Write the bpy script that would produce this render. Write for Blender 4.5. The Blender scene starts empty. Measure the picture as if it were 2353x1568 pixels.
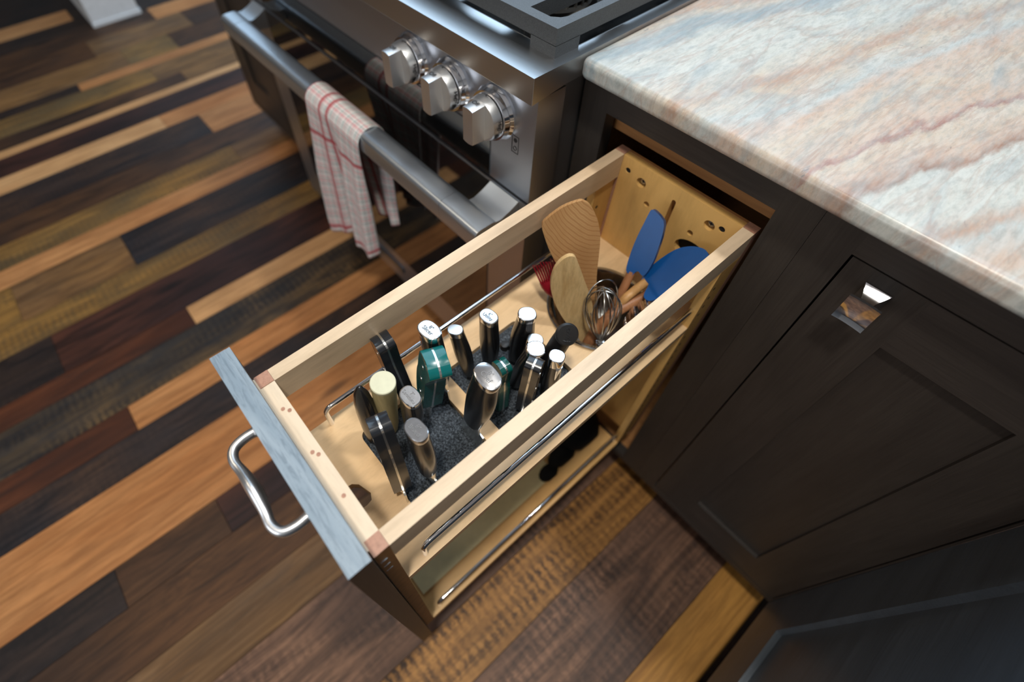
import bpy, bmesh, math, random
from mathutils import Vector, Matrix
from mathutils.geometry import tessellate_polygon
random.seed(7)
PI = math.pi
sc = bpy.context.scene
C = sc.collection

# ------------------------------------------------------------------ camera
cam_d = bpy.data.cameras.new('camera'); cam = bpy.data.objects.new('camera', cam_d); C.objects.link(cam)
RT = Vector((0.631116, 0.775183, -0.02798)); DN = Vector((0.611668, -0.519525, -0.596621)); FW = Vector((-0.477027, 0.359423, -0.802036))
m = Matrix.Identity(4)
for i in range(3):
    m[i][0] = RT[i]; m[i][1] = -DN[i]; m[i][2] = -FW[i]
m.translation = Vector((0.2277, -0.50358, 1.23055)); cam.matrix_world = m
cam_d.sensor_width = 36; cam_d.lens = 36 * 1199.22 / 2353
cam_d.shift_x = 0.05023; cam_d.shift_y = -0.0386
cam_d.clip_start = 0.02
cam_d.dof.use_dof = True; cam_d.dof.focus_distance = 0.54; cam_d.dof.aperture_fstop = 2.7
sc.camera = cam

# ------------------------------------------------------------------ light
w = bpy.data.worlds.new('world'); sc.world = w; w.use_nodes = True
w.node_tree.nodes['Background'].inputs[0].default_value = (0.62, 0.72, 0.85, 1)
w.node_tree.nodes['Background'].inputs[1].default_value = 0.10
def area(name, loc, target, sx, sy, power, col):
    l = bpy.data.lights.new(name, 'AREA'); l.shape = 'RECTANGLE'; l.size = sx; l.size_y = sy; l.energy = power; l.color = col
    o = bpy.data.objects.new(name, l); C.objects.link(o); o.location = loc
    o.rotation_euler = (Vector(target) - Vector(loc)).to_track_quat('-Z', 'Y').to_euler(); return o
area('ceiling_can_light', (0.15, 0.30, 2.60), (0.05, 0.0, 0.8), 0.14, 0.14, 17, (1.0, 0.98, 0.94))
area('front_can_light', (0.30, -0.70, 2.62), (0.20, -0.6, 0), 0.14, 0.14, 25, (1.0, 0.95, 0.86))
area('skylight', (-2.35, 1.65, 2.68), (-2.35, 1.65, 0), 5.6, 2.6, 138, (0.60, 0.80, 1.0))
area('front_fill_light', (0.2, -3.9, 1.6), (0, 0, 2.3), 2.6, 1.5, 52, (0.93, 0.96, 1.0))  # unseen soft fill added to brighten front faces and ceiling, not a window
area('left_floor_fill_light', (-1.4, -1.5, 2.66), (-1.4, -1.2, 0), 0.5, 0.5, 9, (1.0, 0.82, 0.62))  # unseen warm fill added to lift the floor on the left

sc.view_settings.view_transform = 'Standard'; sc.view_settings.look = 'None'
sc.view_settings.gamma = 1; sc.view_settings.use_curve_mapping = False
sc.view_settings.exposure = -0.10

# ------------------------------------------------------------------ materials
class NT:
    def __init__(s, name):
        s.m = bpy.data.materials.new(name); s.m.use_nodes = True; s.n = s.m.node_tree.nodes; s.l = s.m.node_tree.links
        s.b = s.n['Principled BSDF']
    def node(s, t, **k):
        n = s.n.new(t)
        for a, v in k.items(): setattr(n, a, v)
        return n
    def link(s, a, b): s.l.new(a, b)
    def put(s, inp, v):
        if isinstance(v, bpy.types.NodeSocket): s.link(v, inp)
        elif isinstance(v, (tuple, list)) and len(v) == 3 and inp.type == 'RGBA': inp.default_value = (*v, 1)
        else: inp.default_value = v
    def coords(s, scale=(1, 1, 1), rnd=False, obj=True, rot=(0, 0, 0)):
        if obj: v = s.node('ShaderNodeTexCoord').outputs['Object']
        else: v = s.node('ShaderNodeNewGeometry').outputs['Position']
        if rnd:
            oi = s.node('ShaderNodeObjectInfo'); mu = s.node('ShaderNodeMath', operation='MULTIPLY'); s.link(oi.outputs['Random'], mu.inputs[0]); mu.inputs[1].default_value = 37.0
            a = s.node('ShaderNodeVectorMath', operation='ADD'); s.link(v, a.inputs[0]); s.link(mu.outputs[0], a.inputs[1]); v = a.outputs[0]
        mp = s.node('ShaderNodeMapping'); s.link(v, mp.inputs[0]); mp.inputs['Scale'].default_value = scale; mp.inputs['Rotation'].default_value = rot
        return mp.outputs[0]
    def noise(s, vec, scale=5, detail=6, rough=0.6, dist=0.0):
        n = s.node('ShaderNodeTexNoise'); s.link(vec, n.inputs['Vector']); n.inputs['Scale'].default_value = scale; n.inputs['Detail'].default_value = detail
        n.inputs['Roughness'].default_value = rough; n.inputs['Distortion'].default_value = dist; return n.outputs['Fac']
    def ramp(s, fac, stops, interp='LINEAR'):
        r = s.node('ShaderNodeValToRGB'); s.link(fac, r.inputs[0]); e = r.color_ramp.elements; r.color_ramp.interpolation = interp
        while len(e) > 1: e.remove(e[-1])
        e[0].position = stops[0][0]; e[0].color = (*stops[0][1], 1) if isinstance(stops[0][1], tuple) else (stops[0][1],) * 3 + (1,)
        for p, c in stops[1:]:
            q = e.new(p); q.color = (*c, 1) if isinstance(c, tuple) else (c, c, c, 1)
        return r.outputs['Color']
    def mix(s, fac, a, b, mode='MIX'):
        x = s.node('ShaderNodeMix', data_type='RGBA', blend_type=mode); s.put(x.inputs[0], fac); s.put(x.inputs[6], a); s.put(x.inputs[7], b); return x.outputs[2]
    def bump(s, h, strength=0.3, dist=0.001):
        b = s.node('ShaderNodeBump'); s.link(h, b.inputs['Height']); b.inputs['Strength'].default_value = strength; b.inputs['Distance'].default_value = dist
        s.link(b.outputs[0], s.b.inputs['Normal'])
    def done(s, col, rough=0.5, metal=0.0, spec=0.5, coat=0.0, coatr=0.1):
        s.put(s.b.inputs['Base Color'], col); s.put(s.b.inputs['Roughness'], rough); s.b.inputs['Metallic'].default_value = metal
        s.b.inputs['Specular IOR Level'].default_value = spec; s.b.inputs['Coat Weight'].default_value = coat; s.b.inputs['Coat Roughness'].default_value = coatr
        return s.m
def rgb(r, g, b):
    f = lambda c: (c / 255 / 12.92) if c <= 10 else (((c / 255) + 0.055) / 1.055) ** 2.4
    return (f(r), f(g), f(b))
def plain(name, col, rough=0.5, metal=0, spec=0.5, coat=0, var=0.06):
    t = NT(name); v = t.coords((1, 1, 1)); n = t.noise(v, 60, 3)
    lo = tuple(c * (1 - var) for c in col); hi = tuple(min(1, c * (1 + var)) for c in col)
    return t.done(t.ramp(n, [(0.3, lo), (0.7, hi)]), rough, metal, spec, coat)
def wood(name, c1, c2, c3, grain=(26, 1.6, 26), rough=0.42, patch=0.5, knots=False, saw=0.0, bump=0.15, spec=0.4, rnd=True, cdark=(0.01, 0.008, 0.008), stain=0.55):
    """long-grain boards: grain runs along local Y unless the scale vector says otherwise"""
    t = NT(name); v = t.coords(grain, rnd=rnd, obj=not rnd or True)
    n1 = t.noise(v, 1.0, 8, 0.62, 0.6); fine = t.noise(v, 5.5, 6, 0.7)
    vb = t.coords(tuple(g * 0.30 if g > 5 else g * 1.5 for g in grain), rnd=rnd); n2 = t.noise(vb, 1.0, 4, 0.55, 0.4)
    col = t.ramp(n1, [(0.30, c2), (0.50, c1), (0.72, c2)])
    col = t.mix(t.ramp(n2, [(0.5 - 0.1, 0.0), (0.5 + 0.14, patch)]), col, c3)
    col = t.mix(t.ramp(fine, [(0.45, 0.0), (0.75, 0.45)]), col, tuple(c * 0.45 for c in c2))
    if knots is not None and grain[1] <= 2.4 and name.startswith('board'):
        vd = t.coords((26, 2.6, 10), rnd=rnd); nd = t.noise(vd, 1.0, 9, 0.68, 1.5)
        col = t.mix(t.ramp(nd, [(0.46, 0.0), (0.60, stain)]), col, cdark)
        vd2 = t.coords((70, 3.5, 10), rnd=rnd); nd2 = t.noise(vd2, 1.0, 6, 0.7, 0.8)
        col = t.mix(t.ramp(nd2, [(0.44, 0.0), (0.60, 0.55)]), col, tuple(c * 0.5 for c in c2))
    h = fine
    if saw > 0:
        vs = t.coords((1, 1, 1), rnd=rnd); wv = t.node('ShaderNodeTexWave', wave_type='BANDS', bands_direction='Y'); t.link(vs, wv.inputs['Vector'])
        wv.inputs['Scale'].default_value = 17; wv.inputs['Distortion'].default_value = 6; wv.inputs['Detail'].default_value = 4; wv.inputs['Detail Scale'].default_value = 3.5; wv.inputs['Detail Roughness'].default_value = 0.7
        vm = t.coords((16, 2.2, 1), rnd=rnd); nm = t.noise(vm, 1.0, 5, 0.6)
        mm = t.node('ShaderNodeMath', operation='MULTIPLY'); t.link(wv.outputs['Fac'], mm.inputs[0]); t.link(t.ramp(nm, [(0.42, 0.0), (0.62, 1.0)]), mm.inputs[1])
        ms = t.node('ShaderNodeMath', operation='MULTIPLY'); t.link(mm.outputs[0], ms.inputs[0]); ms.inputs[1].default_value = saw
        col = t.mix(ms.outputs[0], col, cdark); h = wv.outputs['Fac']
    if knots:
        vk = t.coords((9, 2.6, 1), rnd=rnd); vo = t.node('ShaderNodeTexVoronoi'); t.link(vk, vo.inputs['Vector']); vo.inputs['Scale'].default_value = 0.8
        kf = t.ramp(vo.outputs['Distance'], [(0.0, 1.0), (0.07, 0.8), (0.14, 0.0)])
        col = t.mix(kf, col, cdark)
    t.bump(h, bump, 0.0006)
    return t.done(col, rough, 0, spec)

M = {}
M['maple'] = wood('maple', rgb(214, 189, 158), rgb(203, 174, 140), rgb(220, 199, 172), (9, 1.2, 9), 0.38, 0.5, bump=0.04)
M['maple_ply_shade'] = wood('maple_ply_shade', rgb(214, 168, 98), rgb(200, 150, 80), rgb(222, 180, 112), (6, 6, 1.2), 0.4, 0.5, bump=0.03)  # warm interior shading put into the ply colour
M['maple_x'] = wood('maple_across', rgb(222, 202, 176), rgb(214, 190, 162), rgb(226, 208, 184), (1.4, 10, 10), 0.38, 0.5, bump=0.04)
M['maple_shelf'] = wood('maple_shelf', rgb(222, 186, 140), rgb(208, 166, 116), rgb(228, 200, 160), (6, 1.4, 6), 0.35, 0.6, bump=0.03)
M['maple_shade'] = wood('maple_lower_shade', rgb(222, 176, 112), rgb(206, 156, 92), rgb(228, 188, 130), (6, 1.4, 6), 0.4, 0.6, bump=0.03)  # shaded copy of the shelf maple, warm shade painted in
M['endgrain'] = wood('end_grain', rgb(176, 130, 108), rgb(160, 112, 92), rgb(186, 146, 124), (60, 60, 60), 0.5, 0.4, bump=0.1)
M['front_top_lit'] = wood('lit_oak_top', rgb(138, 150, 160), rgb(122, 136, 147), rgb(98, 112, 122), (1.3, 30, 30), 0.45, 0.5, bump=0.5)  # same dark oak as the cabinets, skylight on it painted pale
def pores():  # real pores over oak whose skylit paleness is painted in
    t = NT('lit_oak_edge'); v = t.coords((34, 330, 330)); n = t.noise(v, 1.0, 4, 0.7, 1.0); v2 = t.coords((3, 30, 30)); n2 = t.noise(v2, 1.0, 4, 0.6, 2.0)
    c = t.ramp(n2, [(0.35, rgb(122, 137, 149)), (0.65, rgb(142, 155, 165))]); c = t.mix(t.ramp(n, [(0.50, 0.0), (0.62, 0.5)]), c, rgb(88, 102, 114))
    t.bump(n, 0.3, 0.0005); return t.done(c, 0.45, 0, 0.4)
M['front_top_lit'] = pores()
M['cab'] = wood('dark_stained_oak', rgb(56, 51, 47), rgb(48, 43, 40), rgb(42, 38, 36), (90, 90, 3.0), 0.42, 0.5, bump=0.25, rnd=True)
M['cab_rail'] = wood('dark_stained_oak_rail', rgb(60, 54, 50), rgb(50, 45, 42), rgb(42, 38, 36), (3.0, 90, 90), 0.42, 0.5, bump=0.25, rnd=True)
M['cab_window_lit'] = wood('dark_stained_oak_window_lit', rgb(82, 90, 98), rgb(74, 81, 88), rgb(64, 70, 76), (60, 3, 90), 0.36, 0.5, bump=0.2, rnd=True)  # cool window light on this face put into the oak colour
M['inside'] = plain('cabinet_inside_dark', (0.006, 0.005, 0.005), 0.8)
M['cabwood'] = wood('cabinet_inside_maple', rgb(168, 118, 70), rgb(140, 94, 54), rgb(150, 104, 62), (1.5, 22, 22), 0.5, 0.5)
def steel(name, col, rough, stretch, amt=0.08, aniso=0.0):
    t = NT(name); v = t.coords(stretch); n = t.noise(v, 4, 5, 0.7)
    r = t.node('ShaderNodeMapRange'); t.link(n, r.inputs[0]); r.inputs[3].default_value = rough * 0.8; r.inputs[4].default_value = rough * 1.25
    t.bump(n, amt, 0.0002); t.done(col, r.outputs[0], 1.0); t.b.inputs['Anisotropic'].default_value = aniso; return t.m
M['steel'] = steel('brushed_steel', (0.56, 0.58, 0.60), 0.30, (3, 160, 160), 0.012)
M['steel_v'] = steel('brushed_steel_vertical', (0.46, 0.48, 0.52), 0.36, (160, 160, 3), 0.012)
M['handle_steel'] = steel('satin_handle_steel', (0.62, 0.68, 0.74), 0.37, (2, 120, 120), 0.01)
M['chrome'] = steel('polished_chrome', (0.80, 0.80, 0.82), 0.07, (10, 10, 10), 0.0)
M['wire'] = steel('whisk_wire_steel', (0.45, 0.44, 0.42), 0.25, (10, 10, 10), 0.0)
M['satin'] = steel('satin_nickel', (0.80, 0.82, 0.84), 0.36, (20, 20, 20), 0.0)
M['cap'] = steel('knife_cap_steel', (0.78, 0.78, 0.79), 0.20, (40, 40, 40), 0.02)
M['tang'] = steel('tang_steel', (0.72, 0.72, 0.70), 0.25, (40, 40, 40), 0.02)
M['crocksteel'] = steel('bain_steel', (0.55, 0.54, 0.52), 0.16, (30, 30, 4), 0.03)
M['badge'] = plain('badge_grey', rgb(120, 135, 150), 0.3, 1.0)
def glass_black():
    t = NT('black_oven_glass'); v = t.coords((1, 1, 1)); n = t.noise(v, 3, 2)
    t.done(t.ramp(n, [(0, (0.002, 0.002, 0.002)), (1, (0.004, 0.004, 0.004))]), 0.03, 0, 1.0); t.b.inputs['IOR'].default_value = 1.75; return t.m
M['glass'] = glass_black()
M['enamel'] = plain('black_enamel_pan', (0.006, 0.007, 0.008), 0.12, 0, 0.6)
def iron():
    t = NT('cast_iron'); v = t.coords((1, 1, 1)); n = t.noise(v, 900, 3, 0.6); t.bump(n, 0.25, 0.0004)
    return t.done(t.ramp(n, [(0.3, (0.03, 0.033, 0.036)), (0.75, (0.07, 0.075, 0.08))]), 0.42, 0, 0.6)
M['iron'] = iron()
M['burner'] = plain('burner_alloy', (0.33, 0.31, 0.28), 0.4, 1.0)
M['knifeblack'] = plain('black_handle', (0.010, 0.010, 0.011), 0.26, 0, 0.6, 0.25)
M['knifematte'] = plain('black_rubber', (0.012, 0.012, 0.013), 0.42, 0, 0.5)
M['scale'] = plain('riveted_scale', (0.014, 0.016, 0.020), 0.24, 0, 0.5, 0.25)
M['teal'] = plain('teal_scale', (0.0, 0.115, 0.115), 0.25, 0, 0.5, 0.25)
M['tealdark'] = plain('teal_dark_scale', (0.004, 0.07, 0.062), 0.25, 0, 0.5, 0.2)
M['dowel'] = wood('bamboo_dowel', rgb(190, 176, 128), rgb(172, 158, 110), rgb(200, 188, 145), (40, 40, 3), 0.5, 0.4, bump=0.05)
M['dowelcap'] = plain('pale_cap', rgb(206, 204, 176), 0.55)
def foam():
    t = NT('charcoal_foam'); v = t.coords((1, 1, 1)); n = t.noise(v, 420, 4, 0.75); vo = t.node('ShaderNodeTexVoronoi'); t.link(v, vo.inputs['Vector']); vo.inputs['Scale'].default_value = 620
    t.bump(n, 0.9, 0.0012)
    return t.done(t.ramp(n, [(0.38, (0.006, 0.008, 0.010)), (0.52, (0.045, 0.055, 0.068)), (0.68, (0.13, 0.155, 0.18))]), 0.75, 0, 0.3)
M['foam'] = foam()
M['blue'] = plain('blue_silicone', (0.001, 0.066, 0.25), 0.36, 0, 0.5, 0.0)
M['red'] = plain('red_silicone', (0.20, 0.004, 0.012), 0.35, 0, 0.5)
M['oak_spoon'] = wood('olive_wood_spatula', rgb(196, 152, 98), rgb(176, 130, 78), rgb(160, 112, 62), (34, 34, 4), 0.45, 0.5, bump=0.08, rnd=False)
def swirl():
    t = NT('swirled_spatula_wood'); v = t.coords((1, 1, 1)); mp = t.node('ShaderNodeMapping'); t.link(v, mp.inputs[0]); mp.inputs['Location'].default_value = (0.03, 0.0, -0.21); mp.inputs['Scale'].default_value = (1, 1, 0.55)
    wv = t.node('ShaderNodeTexWave', wave_type='RINGS', rings_direction='SPHERICAL'); t.link(mp.outputs[0], wv.inputs['Vector']); wv.inputs['Scale'].default_value = 95; wv.inputs['Distortion'].default_value = 3.2; wv.inputs['Detail'].default_value = 2; wv.inputs['Detail Scale'].default_value = 0.6
    n = t.noise(t.coords((20, 20, 8)), 1.0, 5)
    c = t.ramp(wv.outputs['Fac'], [(0.0, rgb(164, 120, 76)), (0.30, rgb(180, 138, 92)), (0.8, rgb(188, 148, 100)), (1.0, rgb(176, 134, 88))])
    c = t.mix(t.ramp(n, [(0.4, 0.0), (0.7, 0.5)]), c, rgb(158, 112, 66)); return t.done(c, 0.45, 0, 0.4)
M['swirl'] = swirl()
M['pale_spoon'] = wood('pale_maple_spatula', rgb(208, 178, 128), rgb(186, 152, 100), rgb(214, 186, 140), (60, 60, 3), 0.45, 0.4, bump=0.08, rnd=False)
M['handlewood'] = wood('beech_handle', rgb(158, 108, 72), rgb(132, 86, 54), rgb(140, 94, 60), (50, 50, 5), 0.45, 0.4, bump=0.08, rnd=False)
M['mat'] = plain('pale_green_mat', rgb(214, 198, 150), 0.5)
M['blackcloth'] = plain('black_cloth', (0.006, 0.006, 0.006), 0.8, 0, 0.2)
M['wallpaint'] = plain('grey_wall_paint', (0.34, 0.34, 0.34), 0.8, 0, 0.2)
M['whitepaint'] = plain('white_gloss_paint', (0.72, 0.74, 0.76), 0.4, 0, 0.4)
M['ceil'] = plain('ceiling_paint', (0.80, 0.81, 0.83), 0.9, 0, 0.1)
M['ink'] = plain('black_ink', (0.008, 0.008, 0.009), 0.5)
M['inkgrey'] = plain('etched_grey', (0.16, 0.16, 0.165), 0.5)
M['screw'] = steel('zinc_screw', (0.5, 0.5, 0.48), 0.3, (30, 30, 30), 0.0)
M['hole'] = plain('hole_shade', (0.004, 0.003, 0.003), 0.9)  # near-black standing in for the shade inside holes and slots

def marble():
    t = NT('pink_veined_marble'); g = t.node('ShaderNodeNewGeometry').outputs['Position']
    sep = t.node('ShaderNodeSeparateXYZ')
    # warp
    mp = t.node('ShaderNodeMapping'); t.link(g, mp.inputs[0]); mp.inputs['Rotation'].default_value = (0, 0, 0.30); mp.inputs['Scale'].default_value = (7, 2.6, 4)
    nz = t.node('ShaderNodeTexNoise'); t.link(mp.outputs[0], nz.inputs['Vector']); nz.inputs['Scale'].default_value = 1.3; nz.inputs['Detail'].default_value = 9; nz.inputs['Roughness'].default_value = 0.62
    t.link(g, sep.inputs[0])
    def ma(op, a, b):
        q = t.node('ShaderNodeMath', operation=op)
        for i, x in enumerate((a, b)):
            if isinstance(x, (int, float)): q.inputs[i].default_value = x
            else: t.link(x, q.inputs[i])
        return q.outputs[0]
    # stripe coordinate: x - 0.3 y , warped
    tt = ma('SUBTRACT', sep.outputs[0], ma('MULTIPLY', sep.outputs[1], 0.30))
    tt = ma('ADD', tt, ma('MULTIPLY', ma('SUBTRACT', nz.outputs['Fac'], 0.5), 0.11))
    fac = ma('DIVIDE', ma('ADD', tt, 0.20), 0.60)          # t=-0.20..0.40 -> 0..1
    P = lambda x: (x + 0.20) / 0.60
    wh = rgb(182, 182, 174); wh2 = rgb(170, 175, 172); gy = rgb(134, 146, 150); pk = rgb(182, 158, 140); pk2 = rgb(168, 140, 120); cr = rgb(184, 170, 152); br = rgb(134, 96, 74); rd = rgb(140, 96, 86)
    col = t.ramp(fac, [(0.0, pk), (P(-0.165), pk2), (P(-0.155), cr), (P(-0.135), gy), (P(-0.118), gy), (P(-0.105), wh), (P(-0.04), wh), (P(-0.012), cr), (P(0.0), pk2), (P(0.015), cr), (P(0.04), wh2), (P(0.055), pk), (P(0.085), cr),
                       (P(0.128), pk), (P(0.135), rd), (P(0.139), cr), (P(0.165), pk), (P(0.180), br), (P(0.187), wh), (P(0.235), wh), (P(0.25), pk2), (P(0.262), wh2), (P(0.285), pk), (P(0.30), wh), (P(0.38), wh2), (1.0, pk)])
    # streaky secondary veining
    m2 = t.node('ShaderNodeMapping'); t.link(g, m2.inputs[0]); m2.inputs['Rotation'].default_value = (0, 0, 0.30); m2.inputs['Scale'].default_value = (60, 9, 30)
    n2 = t.noise(m2.outputs[0], 1.0, 8, 0.68, 1.2)
    col = t.mix(t.ramp(n2, [(0.50, 0.0), (0.57, 0.30), (0.60, 0.0)]), col, rgb(162, 128, 108))
    m3 = t.node('ShaderNodeMapping'); t.link(g, m3.inputs[0]); m3.inputs['Location'].default_value = (3, 5, 1); m3.inputs['Rotation'].default_value = (0, 0, 0.30); m3.inputs['Scale'].default_value = (22, 8, 14)
    n3 = t.noise(m3.outputs[0], 1.0, 7, 0.6, 0.8)
    col = t.mix(t.ramp(n3, [(0.50, 0.0), (0.72, 0.75)]), col, rgb(132, 144, 148))
    n4 = t.noise(m3.outputs[0], 3.2, 5, 0.62, 0.6)
    col = t.mix(t.ramp(n4, [(0.66, 0.0), (0.72, 0.75)]), col, rgb(66, 76, 88))
    n5 = t.noise(m2.outputs[0], 2.5, 6, 0.7)
    col = t.mix(t.ramp(n5, [(0.35, 0.35), (0.62, 0.0)]), col, rgb(200, 201, 198))
    m6 = t.node('ShaderNodeMapping'); t.link(g, m6.inputs[0]); m6.inputs['Location'].default_value = (1, 7, 2); m6.inputs['Rotation'].default_value = (0, 0, 0.30); m6.inputs['Scale'].default_value = (17, 2.4, 8)
    n6 = t.noise(m6.outputs[0], 1.0, 8, 0.58, 0.5)
    col = t.mix(t.ramp(n6, [(0.470, 0.0), (0.495, 0.30), (0.502, 0.30), (0.512, 0.0), (0.60, 0.0), (0.612, 0.3), (0.625, 0.0)]), col, rgb(150, 116, 98))
    m7 = t.node('ShaderNodeMapping'); t.link(g, m7.inputs[0]); m7.inputs['Rotation'].default_value = (0, 0, 0.30); m7.inputs['Scale'].default_value = (190, 60, 60)
    n7 = t.noise(m7.outputs[0], 1.0, 6, 0.75)
    col = t.mix(t.ramp(n7, [(0.35, 0.45), (0.55, 0.0)]), col, rgb(128, 132, 128))
    # darker, greener stone on the sawn edge zone (crystals run vertically)
    t.bump(n5, 0.03, 0.0005)
    return t.done(col, 0.30, 0, 0.45)
M['marble'] = marble()

def towel():
    t = NT('red_plaid_linen'); uv = t.node('ShaderNodeUVMap'); sep = t.node('ShaderNodeSeparateXYZ'); t.link(uv.outputs[0], sep.inputs[0])
    def ma(op, a, b):
        q = t.node('ShaderNodeMath', operation=op)
        for i, x in enumerate((a, b)):
            if isinstance(x, (int, float)): q.inputs[i].default_value = x
            else: t.link(x, q.inputs[i])
        return q.outputs[0]
    base = rgb(222, 222, 218); gy = rgb(104, 118, 118); pk = rgb(200, 96, 104); rd = rgb(165, 24, 40)
    def stripes(s, big, offs):
        # fine repeating red / grey lines plus bold twin stripes
        fr = ma('FRACT', ma('MULTIPLY', s, 9.0), 0)
        c = t.ramp(fr, [(0.0, base), (0.08, pk), (0.14, base), (0.30, base), (0.33, gy), (0.37, base), (0.44, gy), (0.48, base), (0.56, gy), (0.60, base), (0.78, pk), (0.84, base), (0.92, gy), (0.96, base)])
        return c
    cu = stripes(sep.outputs[0], 1, 0); cv = stripes(sep.outputs[1], 1, 0)
    col = t.mix(0.5, cu, cv)
    bu = t.ramp(sep.outputs[0], [(0.0, 0.9), (0.02, 0.0), (0.255, 0.0), (0.265, 0.9), (0.285, 0.9), (0.29, 0.1), (0.30, 0.9), (0.312, 0.0), (0.40, 0.0), (0.41, 0.9), (0.43, 0.9), (0.44, 0.15), (0.45, 0.9), (0.46, 0.0)])
    bv = t.ramp(sep.outputs[1], [(0.0, 0.0), (0.04, 0.0), (0.05, 0.85), (0.07, 0.85), (0.08, 0.0), (0.90, 0.0), (0.91, 0.85), (0.93, 0.85), (0.94, 0.0)])
    col = t.mix(bu, col, rd); col = t.mix(bv, col, rd)
    vv = t.coords((1, 1, 1)); n = t.noise(vv, 700, 2); t.bump(n, 0.4, 0.0006)
    col = t.mix(t.ramp(n, [(0.35, 0.25), (0.6, 0.0)]), col, (0.30, 0.29, 0.30))
    return t.done(col, 0.85, 0, 0.15)
M['towel'] = towel()

# reclaimed floor boards, one material per kind of board
FL = {
 'orange': wood('board_orange', rgb(190, 130, 78), rgb(172, 108, 58), rgb(204, 150, 98), (12, 1.0, 12), 0.52, 0.6, knots=True, spec=0.3, bump=0.07, stain=0.20),
 'light': wood('board_light', rgb(210, 160, 108), rgb(196, 140, 88), rgb(216, 172, 124), (12, 1.0, 12), 0.52, 0.6, spec=0.3, bump=0.07, stain=0.08),
 'olive': wood('board_olive', rgb(158, 116, 58), rgb(134, 96, 46), rgb(98, 82, 56), (16, 1.6, 12), 0.52, 0.9, saw=0.5, spec=0.3, bump=0.15, cdark=rgb(60, 52, 40), stain=0.50),
 'tan': wood('board_tan', rgb(142, 104, 62), rgb(122, 84, 46), rgb(104, 82, 62), (12, 1.2, 12), 0.52, 0.8, spec=0.3, bump=0.09, stain=0.50),
 'brown': wood('board_brown', rgb(96, 64, 38), rgb(76, 48, 30), rgb(50, 38, 32), (12, 1.2, 12), 0.52, 0.9, knots=True, spec=0.3, bump=0.11, cdark=rgb(18, 12, 10), stain=0.70),
 'maroon': wood('board_maroon', rgb(84, 48, 34), rgb(64, 36, 28), rgb(34, 26, 30), (9, 1.2, 12), 0.52, 0.8, knots=True, spec=0.3, bump=0.09, cdark=rgb(14, 10, 10), stain=0.75),
 'red': wood('board_red', rgb(112, 62, 34), rgb(86, 44, 24), rgb(56, 32, 24), (9, 1.2, 12), 0.52, 0.8, spec=0.3, bump=0.09, stain=0.60),
 'dark': wood('board_dark', rgb(46, 36, 34), rgb(34, 28, 28), rgb(70, 50, 36), (14, 1.4, 12), 0.52, 0.8, saw=0.4, spec=0.3, bump=0.18, cdark=rgb(14, 13, 16), stain=0.70),
 'darkblue': wood('board_blueblack', rgb(44, 42, 46), rgb(32, 31, 36), rgb(92, 62, 38), (14, 1.4, 12), 0.52, 0.6, saw=0.6, spec=0.3, bump=0.24, cdark=rgb(14, 15, 20), stain=0.70),
 'mixed': wood('board_mixed', rgb(126, 98, 62), rgb(104, 82, 54), rgb(48, 46, 46), (12, 1.8, 12), 0.52, 1.0, saw=0.8, spec=0.3, bump=0.21, cdark=rgb(26, 26, 30), stain=0.80),
 'gold': wood('board_gold', rgb(198, 142, 66), rgb(178, 120, 50), rgb(206, 152, 78), (10, 1.0, 12), 0.52, 0.7, spec=0.3, bump=0.09, stain=0.25),
 'goldsaw': wood('board_gold_sawn', rgb(186, 132, 68), rgb(164, 112, 54), rgb(192, 142, 80), (10, 1.4, 12), 0.52, 0.7, saw=1.0, spec=0.3, bump=0.18, cdark=rgb(50, 28, 12), stain=0.50),
 'plum': wood('board_plum', rgb(156, 116, 90), rgb(118, 86, 68), rgb(70, 54, 50), (10, 2.4, 12), 0.52, 0.9, saw=0.7, spec=0.3, bump=0.24, cdark=rgb(34, 26, 26), stain=0.60),
}

# ------------------------------------------------------------------ mesh helpers
def link(name, me, mat, parent=None, mw=None):
    if isinstance(mat, (list, tuple)):
        for q in mat: me.materials.append(q)
    elif mat: me.materials.append(mat)
    o = bpy.data.objects.new(name, me); C.objects.link(o)
    if parent: o.parent = parent
    if mw is not None: o.matrix_world = mw
    return o
def tag(o, label=None, cat=None, group=None, kind=None):
    if label: o['label'] = label
    if cat: o['category'] = cat
    if group: o['group'] = group
    if kind: o['kind'] = kind
    return o
def empty(name, loc=(0, 0, 0), mw=None):
    o = bpy.data.objects.new(name, None); C.objects.link(o); o.empty_display_size = 0.02
    if mw is not None: o.matrix_world = mw
    else: o.location = loc
    return o
def finish(bm, name, mat, parent=None, bevel=0, seg=2, smooth=False, angle=40, mw=None):
    if bevel:
        bmesh.ops.bevel(bm, geom=[e for e in bm.edges if len(e.link_faces) == 2 and e.calc_face_angle(0) > 0.5], offset=bevel, segments=seg, affect='EDGES', profile=0.5, clamp_overlap=True)
    me = bpy.data.meshes.new(name); bmesh.ops.recalc_face_normals(bm, faces=bm.faces); bm.to_mesh(me); bm.free()
    if smooth or bevel:
        for p in me.polygons: p.use_smooth = True
        try: me.set_sharp_from_angle(angle=math.radians(angle))
        except Exception: pass
    o = link(name, me, mat, parent, mw)
    if bevel:
        wn = o.modifiers.new('wn', 'WEIGHTED_NORMAL'); wn.keep_sharp = True; wn.weight = 100
    return o
def addbox(bm, x0, x1, y0, y1, z0, z1):
    vs = [bm.verts.new((x, y, z)) for x in (x0, x1) for y in (y0, y1) for z in (z0, z1)]
    for f in ((0, 1, 3, 2), (4, 6, 7, 5), (0, 4, 5, 1), (2, 3, 7, 6), (0, 2, 6, 4), (1, 5, 7, 3)): bm.faces.new([vs[i] for i in f])
    return vs
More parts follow.
